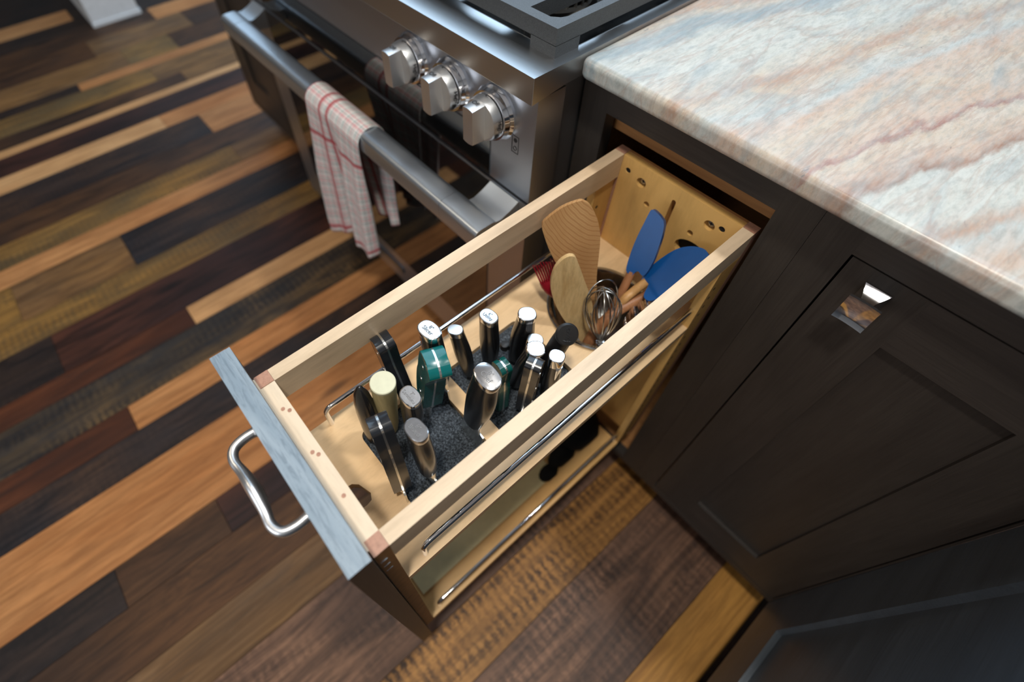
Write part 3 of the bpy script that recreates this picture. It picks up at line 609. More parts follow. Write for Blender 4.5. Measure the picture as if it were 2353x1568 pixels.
# ================================================================== PULL-OUT RACK (its own slightly sagging frame of reference)
rv = Vector((-0.0010418811, 0.0147409, 0.01168671)); PIV = Vector((0, 0, 0.5))
MD = Matrix.Translation(PIV) @ Matrix.Rotation(rv.length, 4, rv.normalized()) @ Matrix.Translation(-PIV)
F0, F1, FW_, FU = -0.0934, 0.1063, 0.0145, 0.0152
Y0, T_, YB, UB = -0.5355, 0.0193, -0.0018, 0.0138
YI = Y0 + T_ + FU      # inner face of front board
Z2, Z3, Z4 = 0.800, 0.6458, 0.2350
po = tag(empty('pull_out_rack', mw=MD), 'maple pull-out kitchen rack with dark stained front, its top edge painted skylit, drawn fully open', 'pull-out rack')
def D(n, *a, **k):
    k.setdefault('parent', po); mt = a[6]; return box(n, *a[:6], mt, k['parent'], k.get('bevel', 0.0008))
fp = D('front_panel', -0.1124, 0.1146, Y0, Y0 + 0.0150, 0.146, 0.8349, M['front_top_lit'])
D('front_panel_lit', -0.1124, 0.1146, Y0 + 0.0150, Y0 + T_ - 0.0003, 0.146, 0.8349, M['front_top_lit'], parent=fp) if False else None
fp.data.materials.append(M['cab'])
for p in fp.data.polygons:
    if abs(p.normal.z) < 0.6: p.material_index = 1  # only level faces keep the painted skylit tone
bpy.data.objects['front_panel'].scale = (1, 1, 1)
bx = D('front_batten', -0.1124, 0.1146, Y0 + 0.0150, Y0 + T_ - 0.0002, 0.146, 0.8346, M['cab'], parent=fp, bevel=0.0004)
bx.data.materials.append(M['front_top_lit'])
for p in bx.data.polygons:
    if p.normal.z > 0.6: p.material_index = 1  # skylit tone painted on the top face alone
D('spacer_strip', -0.088, 0.101, Y0 + T_ - 0.0002, Y0 + T_ + 0.0012, 0.30, 0.806, M['maple_x'], bevel=0)
# front board, with rail ends let into it
D('front_board', F0 + FW_, F1 - FW_, Y0 + T_ + 0.0012, YI, 0.215, Z2, M['maple_x'])
for a, b in ((F0, F0 + FW_ - 0.0002), (F1 - FW_ + 0.0002, F1)):
    D('corner_post', a, b, Y0 + T_ + 0.0012, YI, 0.215, Z2, M['endgrain'] if False else M['cabwood'])
    D('post_end_grain', a, b, Y0 + T_ + 0.0012, YI, Z2, Z2 + 0.0006, M['endgrain'], bevel=0.0002)
RB = YB
for a, b in ((F0, F0 + FW_), (F1 - FW_, F1)):
    D('side_rail', a, b, YI + 0.0002, RB, Z2 - 0.037, Z2, M['maple'])
    D('rear_corner_block', a, b, RB + 0.0002, RB + UB, 0.215, Z2, M['endgrain'])
# back panel with its bores
def holes_back():
    L = [circle(-0.0671, 0.7808, 0.0040, n=16), circle(-0.0440, 0.7748, 0.0072, n=20), circle(-0.0271, 0.7497, 0.0042, n=16), circle(0.0576, 0.7756, 0.0072, n=20), circle(0.0726, 0.7808, 0.0042, n=16), circle(0.0408, 0.7495, 0.0042, n=16)]
    L.append(rrect(0.0030, 0.0090, 0.690, 0.7800, 0.0029))
    L.append([(0.052 + 0.024 * math.cos(a) * 1.0, 0.722 + 0.017 * math.sin(a)) for a in [2 * PI * i / 28 for i in range(28)]])
    return [l[::-1] for l in L]
bm = bmesh.new(); xa, xb = F0 + FW_ + 0.0002, F1 - FW_ - 0.0002
addprism(bm, [[(xa, 0.215), (xb, 0.215), (xb, Z2 - 0.0005), (xa, Z2 - 0.0005)]] + holes_back(), lambda u, v: (u, YB + 0.0002, v), lambda u, v: (u, YB + 0.0095, v))
finish(bm, 'back_panel', M['maple_ply_shade'], po)
D('back_liner', xa, xb, YB + 0.0098, YB + UB, 0.215, Z2, M['cabwood'])
for i, (hx, hz) in enumerate(((-0.0671, 0.7808), (0.0726, 0.7808))):
    lathe('bolt_hole_shade', [(0.0, 0), (0.00395, 0), (0.00395, 0.0075), (0.0, 0.0075)], (hx, YB + 0.0092, hz), (0, -1, 0), M['hole'], po, 16)  # black plug stands in for the shade inside the bore
for hx, hz in ((-0.0440, 0.7748), (0.0576, 0.7756)):
    s = lathe('screw', [(0.0, 0.0045), (0.0038, 0.0045), (0.0052, 0.003), (0.0052, 0)], (hx, YB + 0.0094, hz), (0, -1, 0), M['screw'], po, 20)
    boxes('screw_slot', [(hx - 0.0026, hx + 0.0026, YB + 0.0046, YB + 0.0052, hz - 0.0006, hz + 0.0006), (hx - 0.0006, hx + 0.0006, YB + 0.0046, YB + 0.0052, hz - 0.0026, hz + 0.0026)], M['hole'], s, 0)
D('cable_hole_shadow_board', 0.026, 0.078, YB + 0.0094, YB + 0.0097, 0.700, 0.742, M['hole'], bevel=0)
# shelf-pin uprights beside the back panel
for a, b, inner in ((F0, F0 + 0.0112, 1), (F1 - 0.0112, F1, -1)):
    up = D('shelf_pin_upright', a, b, -0.040, YB - 0.0002, 0.235, Z2 - 0.0375, M['cabwood'] if False else M['maple_ply_shade'])
    xs = b if True else a
    for k in range(26):
        z = 0.7224 - 0.0185 * k
        if abs(z - Z3 + 0.008) < 0.012: continue
        lathe('pin_hole_shade', [(0.0024, 0.0), (0.0024, 0.0002), (0.0, 0.0002)], (b, -0.029, z), (1, 0, 0), M['hole'], up, 10)  # dark disc paints the shade of a pin hole
# upper shelf with its two foam wells, a corner slot and the crock bore
CX, CY, CR = 0.0075, -0.1050, 0.0655
def wedge(x0, x1, y0, y1): return rrect(x0, x1, y0, y1, 0.010)[::-1]
outer = [(F0, YI + 0.0004), (F1, YI + 0.0004), (F1, YB - 0.0410), (F0, YB - 0.0410)]
outer = [(F0, YI + 0.0004), (F1, YI + 0.0004), (F1, -0.0402), (F1 - 0.0115, -0.0402), (F1 - 0.0115, YB - 0.0002), (F0 + 0.0115, YB - 0.0002), (F0 + 0.0115, -0.0402), (F0, -0.0402)]
slot = rrect(-0.018, 0.020, -0.5155, -0.4880, 0.007)
slot = [(-0.010, YI + 0.002), (-0.0095, -0.4945), (-0.004, -0.4885), (0.012, -0.4835), (0.0190, -0.4870), (0.0205, -0.4940), (0.0200, YI + 0.002)]
sh = prism_z('upper_shelf', [outer, wedge(-0.0535, 0.0660, -0.4560, -0.3465), wedge(-0.0525, 0.0660, -0.3265, -0.2020), slot, circle(CX, CY, CR, n=48)[::-1]], Z3 - 0.0125, Z3, M['maple_shelf'], po)
for a, b in ((-0.4560, -0.3465), (-0.3265, -0.2020)):
    kb = D('knife_foam', -0.0533, 0.0658, a + 0.0004, b - 0.0004, 0.560, 0.6375, M['foam'], bevel=0.0005)
for nm, a in (('knife_box_side', (-0.062, -0.0537, -0.462, -0.196)), ('knife_box_side', (0.0664, 0.0745, -0.462, -0.196)), ('knife_box_end', (-0.0537, 0.0664, -0.468, -0.4604)), ('knife_box_end', (-0.0537, 0.0664, -0.1975, -0.190))):
    D(nm, a[0], a[1], a[2], a[3], 0.545 if 'side' in nm else 0.545, Z3 - 0.0127, M['maple'])
# lower shelf
D('lower_shelf', F0, F1, YI + 0.0004, -0.0402, Z4 - 0.018, Z4, M['maple_shade'])
# guard rods
def rod(x, z0, zr, ya, yb):
    r = 0.0030; pts = [(x, ya, z0 - 0.004)]
    for i in range(7):
        a = i / 6 * PI / 2; pts.append((x, ya + 0.009 * (1 - math.cos(a)), zr - 0.009 + 0.009 * math.sin(a)))
    for i in range(7):
        a = i / 6 * PI / 2; pts.append((x, yb - 0.009 + 0.009 * math.sin(a), zr - 0.009 * (1 - math.cos(a))))
    pts.append((x, yb, z0 - 0.004)); return tube('guard_rod', pts, r, M['chrome'], po, 14)
rod(-0.0855, Z3, 0.6835, -0.4735, -0.052); rod(0.0990, Z3, 0.6800, -0.4745, -0.030)
rod(-0.0855, Z4, 0.272, -0.4735, -0.045); rod(0.0990, Z4, 0.2740, -0.4815, -0.045)
# small steel brackets seen on the front board
for bx_, by_ in ((-0.046, Y0 + T_ + 0.0008), (0.048, Y0 + T_ + 0.0008)):
    lathe('adjuster_screw', [(0.0, 0.002), (0.0020, 0.002), (0.0024, 0.001), (0.0024, 0)], (bx_, by_, Z2 - 0.003), (0, 0.35, 1), M['screw'], po, 12)
for px_, py_ in ((-0.048, 0.0), (-0.043, 0.004), (0.004, 0.0), (0.009, 0.003), (0.052, 0.001)):
    lathe('dowel_end', [(0, 0.0003), (0.0019, 0.0003), (0.0019, 0)], (px_, Y0 + T_ + 0.0085 + py_ - 0.001, Z2), (0, 0, 1), M['endgrain'], po, 12)
# brace nails on the right post
for k in range(3): D('staple_line', F1, F1 + 0.0003, YI - 0.0125, YI - 0.006, 0.772 - 0.018 * k, 0.773 - 0.018 * k, M['badge'], bevel=0)
# pull handle: bowed strap, flared grip in the middle
hz = 0.790; HX = -0.0035; pts = smoothpath([(HX + a, Y0 + b_, hz) for a, b_ in ((-0.047, 0.0005), (-0.0475, -0.014), (-0.044, -0.025), (-0.034, -0.0295), (-0.019, -0.0280), (0.0, -0.0270), (0.019, -0.0280), (0.034, -0.0295), (0.044, -0.025), (0.0475, -0.014), (0.047, 0.0005))], 6)
rr = []
for p in pts:
    q = max(0, 1 - abs(p.x - HX) / 0.030); q = q * q * (3 - 2 * q); rr.append((0.0046 + 0.0018 * q, 0.0054 + 0.0072 * q))
bm = bmesh.new(); addtube(bm, pts, rr, 16, ref=Vector((0, 0, 1)))
ph = finish(bm, 'pull_handle', M['satin'], fp, smooth=True, angle=60); ph['label'] = 'satin nickel bow handle'
for sx in (HX - 0.047, HX + 0.047): lathe('handle_foot', [(0.0062, 0.0), (0.0062, 0.002), (0.0045, 0.005), (0, 0.005)], (sx, Y0, hz), (0, -1, 0), M['satin'], fp, 20)

# ================================================================== KNIVES in the foam (each its own thing)
FOAMZ = 0.6375
def kbase(name, bot, label, cat='knife', group='knives standing in the foam of the pull-out rack'):
    b = Vector((bot[0], bot[1], FOAMZ)); t = empty(name, mw=MD @ Matrix.Translation(b)); tag(t, label, cat, group); return t, b
def kframe(b, top, bot, phi):
    ax = (Vector(top) - Vector(bot)).normalized(); u = Vector((math.cos(phi), math.sin(phi), 0)); u = (u - ax * u.dot(ax)).normalized(); v = ax.cross(u); return ax, u, v
def loft(bm, o, ax, u, v, secs, n=24, p=2.4):
    """secs: (h, a, b, du, tilt)"""
    rings = []
    for h, a, b, du in secs:
        ring = []
        for k in range(n):
            t = 2 * PI * k / n; c, s = math.cos(t), math.sin(t)
            x = a * math.copysign(abs(c) ** (2 / p), c); y = b * math.copysign(abs(s) ** (2 / p), s)
            ring.append(bm.verts.new(o + ax * h + u * (x + du) + v * y))
        rings.append(ring)
    for r0, r1 in zip(rings[:-1], rings[1:]):
        for k in range(n): bm.faces.new((r0[k], r0[(k + 1) % n], r1[(k + 1) % n], r1[k]))
    bm.faces.new(list(reversed(rings[0]))); bm.faces.new(rings[-1])
def blade(t, o, ax, u, v, bw, depth=0.03, off=0.0, h0=0.0, nm='blade'):
    bm = bmesh.new()
    pts = [(-bw + off, h0, 0.0002), (bw + off, h0, 0.0011), (bw + off, h0 - depth, 0.0010), (-bw + off, h0 - depth, 0.0002)]
    a = [bm.verts.new(o + u * x + ax * h + v * w_) for x, h, w_ in pts]; b = [bm.verts.new(o + u * x + ax * h - v * w_) for x, h, w_ in pts]
    bm.faces.new(a); bm.faces.new(b[::-1])
    for i in range(4): bm.faces.new((a[i], b[i], b[(i + 1) % 4], a[(i + 1) % 4]))
    return finish(bm, nm, M['tang'], t)
def capped(name, top, bot, phi, A, Bm, label, bulge=1.12, neck=0.74, text=None, bol=True, capmat='cap', capth=0.007, mat='knifeblack', ctilt=(0, 0), bladew=0.016, group='steel-capped knives in the foam'):
    t, b = kbase(name, bot, label, group=None); top = Vector(top); bot = Vector(bot); ax, u, v = kframe(b, top, bot, phi); o = bot - b; L = (top - bot).length
    lo = 0.010 if bol else 0.0
    bm = bmesh.new(); secs = []
    for i in range(15):
        q = i / 14; prof = neck + (bulge - neck) * math.sin(min(1, q / 0.55) * PI / 2) if q < 0.55 else bulge + (0.96 - bulge) * (0.5 - 0.5 * math.cos((q - 0.55) / 0.45 * PI))
        secs.append((lo + (L - capth - lo) * q, A * prof, Bm * (0.80 + 0.20 * prof), 0.05 * A * math.sin(q * PI)))
    loft(bm, o, ax, u, v, secs); finish(bm, 'handle', M[mat], t, smooth=True, angle=45)
    bm = bmesh.new(); loft(bm, o, ax, u, v, [(L - capth - 0.0015, A * 0.97, Bm * 0.99, 0), (L - 0.0025, A * 1.0, Bm * 1.0, 0), (L - 0.0006, A * 0.97, Bm * 0.97, 0), (L, A * 0.88, Bm * 0.88, 0)])
    ct = Vector((ctilt[0], ctilt[1], 0))
    for q_ in bm.verts:
        rel = q_.co - o; hh = rel.dot(ax)
        if hh > L - 0.004: q_.co -= ax * (ct.dot(rel - ax * hh))
    cp_ = finish(bm, 'end_cap', M[capmat], t, smooth=True, angle=25)
    if bol:
        bm = bmesh.new(); loft(bm, o, ax, u, v, [(-0.014, bladew * 0.70, 0.0018, 0.002), (-0.006, A * 0.80, Bm * 0.34, 0.001), (0.004, A * 0.74, Bm * 0.70, 0), (0.0102, A * neck * 0.99, Bm * 0.94, 0)]); finish(bm, 'bolster', M['tang'], t, smooth=True, angle=50)
    hb_ = (bot.z - FOAMZ)
    blade(t, o, ax, u, v, bladew, hb_ + 0.045, 0.002, -0.004)
    if text:
        c = o + ax * (L + 0.0003); v = (v - ax * Vector((ctilt[0], ctilt[1], 0)).dot(v)).normalized(); u = (u - ax * Vector((ctilt[0], ctilt[1], 0)).dot(u)).normalized(); s1, s2 = text
        textmesh('etched_text', s1, A * 0.42, M['inkgrey'], cp_, frame_m(c + v * Bm * 0.28, u, v)); textmesh('etched_text', s2, A * 0.46, M['inkgrey'], cp_, frame_m(c - v * Bm * 0.20, u, v))
    return t
def riveted(name, top, bot, phi, wid, thick, label, mat='scale', hook=0.25, rivets=3, flip=1, curve=0.1, strip=0.0022, bladew=0.014, steelblade=True):
    t, b = kbase(name, bot, label, group=None); top = Vector(top); bot = Vector(bot); ax, u, v = kframe(b, top, bot, phi); o = bot - b; L = (top - bot).length; W = wid / 2
    # side profile in (u, h)
    N = 14; left, right = [], []
    for i in range(N + 1):
        q = i / N; c = -flip * curve * wid * math.sin(q * PI); wv = W * (0.78 + 0.20 * math.sin(min(1, q / 0.45) * PI / 2) if q < 0.55 else 0.98 - 0.10 * math.sin((q - 0.55) / 0.25 * PI) if q < 0.80 else 0.98)
        hk = hook * wid * max(0, (q - 0.66) / 0.34) ** 2
        left.append((-wv + c - (hk if flip < 0 else 0), q * L * 0.93)); right.append((wv + c + (hk if flip > 0 else 0), q * L * 0.93))
    capn = 12; tl, trr = left[-1], right[-1]; arc_ = []
    for i in range(1, capn):
        a = PI * i / capn; cx_ = (tl[0] + trr[0]) / 2; rx = (trr[0] - tl[0]) / 2
        arc_.append((cx_ + rx * math.cos(a) ** 1 if True else 0, L * 0.93 + wid * 0.36 * math.sin(a)))
    loop = right + arc_ + left[::-1]
    def P(sg, d): return lambda x, h: o + u * x + ax * h + v * (sg * d)
    sc2_ = [( (x - 0) * 0.985, h - 0.0004) for x, h in loop]
    for sg in (1, -1):
        bm = bmesh.new(); addprism(bm, [loop], P(sg, strip / 2), P(sg, thick / 2)); bmesh.ops.dissolve_limit(bm, angle_limit=0.01, verts=bm.verts, edges=[e for e in bm.edges if e.calc_face_angle(1) < 0.01])
        # round only the outer rim
        ed = [e for e in bm.edges if all(abs((vv.co - o).dot(v)) > thick / 2 - 1e-4 for vv in e.verts) and e.calc_face_angle(0) > 0.5]
        bmesh.ops.bevel(bm, geom=ed, offset=min(0.0050, thick * 0.27), segments=4, affect='EDGES', profile=0.5, clamp_overlap=True)
        s = finish(bm, 'handle_scale', M[mat], t, smooth=True, angle=50)
        for k in range(rivets):
            h = L * (0.2 + 0.3 * k); c = -flip * curve * wid * math.sin(h / L * PI)
            lathe('rivet', [(0, 0.0004), (0.0030, 0.0003), (0.0032, -0.001)], o + u * c + ax * h + v * (sg * thick / 2), v * sg, M['tang'], s, 14)
    bm = bmesh.new(); addprism(bm, [loop], P(1, strip / 2), P(-1, strip / 2)); finish(bm, 'tang', M['tang'], t)
    bm = bmesh.new(); loft(bm, o, ax, u, v, [(-0.014, bladew * 0.9, 0.0016, 0.0), (-0.005, W * 0.80, thick * 0.18, 0), (0.0, W * 0.78, thick * 0.42, 0)]); finish(bm, 'bolster', M['tang'], t, smooth=True, angle=50)
    blade(t, o, ax, u, v, bladew, (bot.z - FOAMZ) + 0.045, 0.0, -0.004)
    return t
d2r = math.radians
capped('slicing_knife', (-0.0357, -0.3529, 0.79), (-0.0310, -0.3482, 0.672), d2r(3), 0.0140, 0.0100, 'steel-capped slicer knife standing directly behind the big teal handle', text=('8"', 'Slicer'), bladew=0.010, ctilt=(0.0, 0.10))
capped('paring_knife', (-0.0392, -0.3171, 0.75), (-0.0285, -0.3066, 0.655), d2r(40), 0.0090, 0.0078, 'slim black knife leaning right, small plain steel cap, beside the chrome rod', ctilt=(0.06, 0.20), bol=False, bladew=0.008)
capped('utility_knife', (-0.0262, -0.2794, 0.755), (-0.0252, -0.2754, 0.650), d2r(6), 0.0118, 0.0088, 'upright black utility knife with speckled steel cap in the rear foam well', text=('6"', 'Utility'), bol=False, bladew=0.009)
kk = capped('peeling_knife', (-0.0027, -0.242, 0.75), (-0.0078, -0.2445, 0.652), d2r(55), 0.0108, 0.0098, 'tall black knife with bright round cap nearest the steel crock rim', bol=False, bladew=0.009, bulge=1.28, neck=1.05)
bm = bmesh.new(); addlathe(bm, [(0, -0.006), (0.005, -0.005), (0.0065, 0.0), (0.005, 0.005), (0, 0.006)], (-0.014, -0.009, 0.030), (0, 0, 1), 14); finish(bm, 'finger_guard', M['knifematte'], kk, smooth=True)
capped('steak_knife', (0.0166, -0.2447, 0.722), (0.0150, -0.2530, 0.650), d2r(50), 0.0098, 0.0088, 'short knife half hidden between two bright-capped handles, grey cap', bol=False, bladew=0.007, capth=0.011)
capped('boning_knife', (0.0342, -0.2641, 0.745), (0.0185, -0.2677, 0.650), d2r(55), 0.0106, 0.0096, 'leaning black knife with white-bright round cap behind the small blue-black riveted one', bol=False, bladew=0.009, bulge=1.25, neck=1.0)
capped('santoku_knife', (0.0000, -0.406, 0.765), (-0.0099, -0.4062, 0.668), d2r(3), 0.0122, 0.0094, 'santoku knife with etched steel cap, next to the cream dowel', text=('7"', 'Santoku'), bladew=0.014)
capped('bread_knife', (0.0409, -0.4271, 0.79), (0.0438, -0.4249, 0.676), d2r(4), 0.0130, 0.0092, 'bread knife with etched steel cap closest to the drawer front and right rail', text=('8"', 'Bread'), bladew=0.010)
capped('chef_knife', (0.0423, -0.3427, 0.79), (0.0340, -0.3535, 0.680), d2r(-4), 0.0158, 0.0108, 'largest chef knife with etched oval cap, leaning against the right rail', text=('8"', 'Chef'), ctilt=(-0.04, -0.17), bladew=0.018, bulge=1.15, neck=0.82)
riveted('cleaver_knife', (-0.0693, -0.3921, 0.775), (-0.0563, -0.3852, 0.655), d2r(-6), 0.0215, 0.0195, 'black riveted knife against the left rail, crossing the chrome rod', hook=0.12, flip=1)
riveted('butcher_knife', (0.0112, -0.4481, 0.79), (0.0304, -0.4539, 0.665), d2r(-14), 0.0230, 0.0200, 'large black riveted knife nearest the corner slot, steel strip down its spine', hook=0.0, curve=-0.12, flip=1)
riveted('kitchen_knife', (0.0498, -0.2829, 0.76), (0.0480, -0.2858, 0.650), d2r(114), 0.0170, 0.0165, 'small blue-black riveted knife in front of the white-bright round cap', hook=0.05, curve=0.04)
riveted('carving_knife', (-0.0083, -0.367, 0.785), (-0.0205, -0.3730, 0.685), d2r(-20), 0.0290, 0.0225, 'big teal riveted knife with hooked butt in the middle of the front well', mat='teal', hook=0.22, curve=0.12, bladew=0.009)
riveted('paring_knife', (0.0193, -0.3002, 0.735), (0.0273, -0.3058, 0.650), d2r(-8), 0.0190, 0.0135, 'small teal riveted paring knife tucked behind the largest capped knife', mat='tealdark', hook=0.1, curve=0.06, bladew=0.007)
# steel-spined knife with dark chrome cap
tk = capped('fillet_knife', (0.0552, -0.2536, 0.745), (0.0513, -0.2507, 0.650), d2r(30), 0.0092, 0.0084, 'knife with dark mirror cap and steel spine under the right rail', capmat='chrome', capth=0.016, bol=False, bladew=0.008)
bm = bmesh.new(); loft(bm, Vector((0.0082, -0.0015, 0.0125)), Vector((0.04, -0.03, 1)).normalized(), Vector((1, 0, 0)), Vector((0, 1, 0)), [(0, 0.0008, 0.0026, 0), (0.045, 0.0008, 0.0022, 0), (0.078, 0.0016, 0.0052, 0.0)], 12); finish(bm, 'steel_spine', M['chrome'], tk, smooth=True)
# bamboo dowel (sharpening-rod handle)
t, b = kbase('sharpening_steel', (-0.039, -0.4227), 'cream wooden dowel-handled sharpening steel with flat round end', 'sharpening steel', None)
ax = (Vector((-0.0314, -0.4177, 0.762)) - Vector((-0.039, -0.4227, 0.6375))); L = ax.length
lathe('handle', [(0, 0.004), (0.0098, 0.004), (0.0112, 0.02), (0.0134, L - 0.004), (0.0134, L - 0.0038)], (0, 0, 0), ax, M['dowel'], t, 32)
lathe('end_cap', [(0.0134, L - 0.0038), (0.0134, L - 0.0008), (0.0126, L), (0, L)], (0, 0, 0), ax, M['dowelcap'], t, 32)
lathe('rod', [(0.004, -0.045), (0.004, 0.006), (0, 0.006)], (0, 0, 0), ax, M['tang'], t, 14)
# glossy pointed black handle
t, b = kbase('serrated_knife', (-0.0402, -0.4449), 'glossy black knife handle with pointed end at the front left foam corner', 'knife', None)
top = Vector((-0.0412, -0.4375, 0.757)); bot = Vector((-0.0402, -0.4449, 0.645)); ax, u, v = kframe(b, top, bot, d2r(5)); L = (top - bot).length; bm = bmesh.new()
loft(bm, bot - b, ax, u, v, [(0, 0.0088, 0.0076, 0), (0.25 * L, 0.0118, 0.0092, 0), (0.55 * L, 0.0134, 0.0104, -0.001), (0.75 * L, 0.0120, 0.0096, -0.002), (0.88 * L, 0.0090, 0.0074, -0.003), (0.96 * L, 0.0044, 0.0038, -0.0038), (L, 0.0012, 0.0012, -0.0042)], 24, 2.1); finish(bm, 'handle', M['knifeblack'], t, smooth=True, angle=70)
blade(t, bot - b, ax, u, v, 0.008, 0.045, 0, 0.002)
# black rubber-gripped tool with round branded head
t, b = kbase('soft_grip_tool', (0.0353, -0.2345), 'matte black soft-grip tool with round head beside the crock rim', 'kitchen tool', None)
pts = smoothpath([Vector((0.0300, -0.2365, 0.640)) - b, Vector((0.0335, -0.2355, 0.680)) - b, Vector((0.0385, -0.2335, 0.715)) - b, Vector((0.0425, -0.2305, 0.742)) - b, Vector((0.0455, -0.2300, 0.7525)) - b], 5)
rr = [(0.0092 + 0.0020 * math.sin(i / (len(pts) - 1) * PI),) * 2 for i in range(len(pts))]
tube('grip', pts, rr, M['knifematte'], t, 20)
hd = Vector((0.0460, -0.2305, 0.7530)) - b; nrm = Vector((0.62, -0.35, 0.70)).normalized()
lathe('round_head', [(0, -0.008), (0.009, -0.007), (0.0128, -0.0015), (0.0130, 0.001), (0.0112, 0.0032), (0, 0.0036)], hd, nrm, M['knifematte'], t, 32)
tx = Vector((0.15, -0.3, -1)); tx = (tx - nrm * tx.dot(nrm)).normalized()
textmesh('embossed_text', 'OXO', 0.0068, M['scale'], t, frame_m(hd + nrm * 0.0037, tx, nrm.cross(tx)), 0.0002)
blade(t, Vector((0, 0, 0)), Vector((0, 0, 1)), Vector((0.6, 0.8, 0)), Vector((-0.8, 0.6, 0)), 0.005, 0.03, 0, 0.012)

# ================================================================== CROCK AND UTENSILS
ck = tag(empty('utensil_crock', mw=MD @ Matrix.Translation((CX, CY, 0.520))), 'round polished steel canister sunk in the rack, holding cooking utensils', 'canister')
zr = Z3 + 0.0045 - 0.520
lathe('body', [(0, 0.0), (0.060, 0.0), (0.063, 0.003), (0.0640, zr - 0.003), (0.0660, zr + 0.0005), (0.0690, zr + 0.0015), (0.0705, zr), (0.0700, zr - 0.0020), (0.0690, zr - 0.0028)], (0, 0, 0), (0, 0, 1), M['crocksteel'], ck, 64)
lathe('inner_wall', [(0.0690, zr + 0.0018), (0.0655, zr + 0.0012), (0.0630, zr - 0.003), (0.0625, 0.004), (0, 0.0035)], (0, 0, 0), (0, 0, 1), M['crocksteel'], ck, 64)
def utensil(name, base, label, cat, group=None):
    b = Vector(base); t = tag(empty(name, mw=MD @ Matrix.Translation(b)), label, cat, group); return t, b
def spline2(pts, n=4):
    P = [Vector((p[0], p[1], 0)) for p in pts]; N = len(P); out = []
    for i in range(N):
        a, b, c, d = P[i - 1], P[i], P[(i + 1) % N], P[(i + 2) % N]
        for k in range(n):
            t = k / n; q = 0.5 * ((2 * b) + (c - a) * t + (2 * a - 5 * b + 4 * c - d) * t * t + (3 * b - a - 3 * c + d) * t ** 3); out.append((q.x, q.y))
    return out
def plate(name, A, a, w_, loop, th, mat, t, b, bevel=0.001, dish=None):
    A = Vector(A) - b; a = Vector(a); w_ = Vector(w_); n = w_.cross(a).normalized()
    d = (lambda x, h: dish(x, h)) if dish else (lambda x, h: 0)
    bm = bmesh.new(); addprism(bm, [loop], lambda x, h: A + w_ * x + a * h + n * (d(x, h) - th / 2), lambda x, h: A + w_ * x + a * h + n * (d(x, h) + th / 2))
    return finish(bm, name, mat, t, bevel, 2, smooth=True, angle=55)
# big spatula
t, b = utensil('wooden_spatula', (0.010, -0.105, 0.526), 'wide flat wooden spatula with swirled grain, tallest of the utensils', 'spatula')
A_, a_, w_ = (0.02, -0.115, 0.6), (-0.3620, -0.0517, 0.9308), (0.5563, 0.7892, 0.2602)
lp = [(-0.0288, 0.2085), (-0.0087, 0.2184), (0.0097, 0.2212), (0.0174, 0.2193), (0.0242, 0.2105), (0.029, 0.1921), (0.0299, 0.1741), (0.0284, 0.1587), (0.0233, 0.1342), (0.0174, 0.1061), (0.0136, 0.0764), (0.0105, 0.040), (0.0080, -0.060), (-0.0060, -0.060), (-0.0075, 0.040), (-0.0120, 0.085), (-0.0246, 0.1265), (-0.0305, 0.1481), (-0.0335, 0.1635), (-0.0356, 0.1827), (-0.0358, 0.2008)]
plate('blade', A_, a_, w_, spline2(lp, 3), 0.0055, M['swirl'], t, b, 0.0014)
# pale curved spatula
t, b = utensil('wooden_scraper', (0.030, -0.130, 0.530), 'pale wooden scraper with one curved side in front of the wide spatula', 'spatula')
lp = [(-0.0203, 0.1271), (-0.0135, 0.139), (-0.0049, 0.1471), (0.0026, 0.1501), (0.0077, 0.1495), (0.0114, 0.1459), (0.0132, 0.1354), (0.015, 0.1194), (0.017, 0.0977), (0.0193, 0.0764), (0.0186, 0.0525), (0.0110, 0.0350), (0.0085, 0.000), (0.0080, -0.080), (-0.0040, -0.080), (-0.0060, -0.010), (-0.0105, 0.0210), (-0.0161, 0.0341), (-0.0214, 0.0531), (-0.0251, 0.0738), (-0.0265, 0.0955), (-0.0249, 0.1127)]
plate('blade', (0.02, -0.14, 0.62), (-0.3252, -0.1084, 0.9394), (0.5395, 0.7946, 0.2784), spline2(lp, 3), 0.0060, M['pale_spoon'], t, b, 0.0018)
# narrow blue spatula
t, b = utensil('silicone_spatula', (0.018, -0.120, 0.530), 'upright narrow blue silicone spatula with wooden handle', 'spatula')
A_ = Vector((0.02, -0.1, 0.66)); a_ = Vector((-0.1715, 0.4848, 0.8577)); w_ = Vector((0.98, 0.1731, 0.0982))
lp = [(0.0019, 0.138), (0.0059, 0.1381), (0.02, 0.1309), (0.0247, 0.1189), (0.0271, 0.1036), (0.0288, 0.0814), (0.0273, 0.0635), (0.0246, 0.0579), (0.0205, 0.0590), (0.017, 0.0608), (0.0138, 0.0582), (0.0112, 0.0518), (0.004, 0.0535), (0.0009, 0.0597), (-0.0012, 0.0783), (-0.0018, 0.0993), (-0.0006, 0.1205), (0.0003, 0.1349)]
plate('silicone_head', A_, a_, w_, spline2(lp, 2), 0.0085, M['blue'], t, b, 0.0026)
P0 = A_ + w_ * 0.0085 + a_ * 0.056 - b; P1 = A_ + w_ * 0.0060 + a_ * 0.005 - b; P2 = Vector((0.0, 0.0, 0.0))
tube('wooden_handle', smoothpath([P2, P1 * 0.6, P1, P0], 5), [(0.0058, 0.0045)] * 16, M['handlewood'], t, 16)
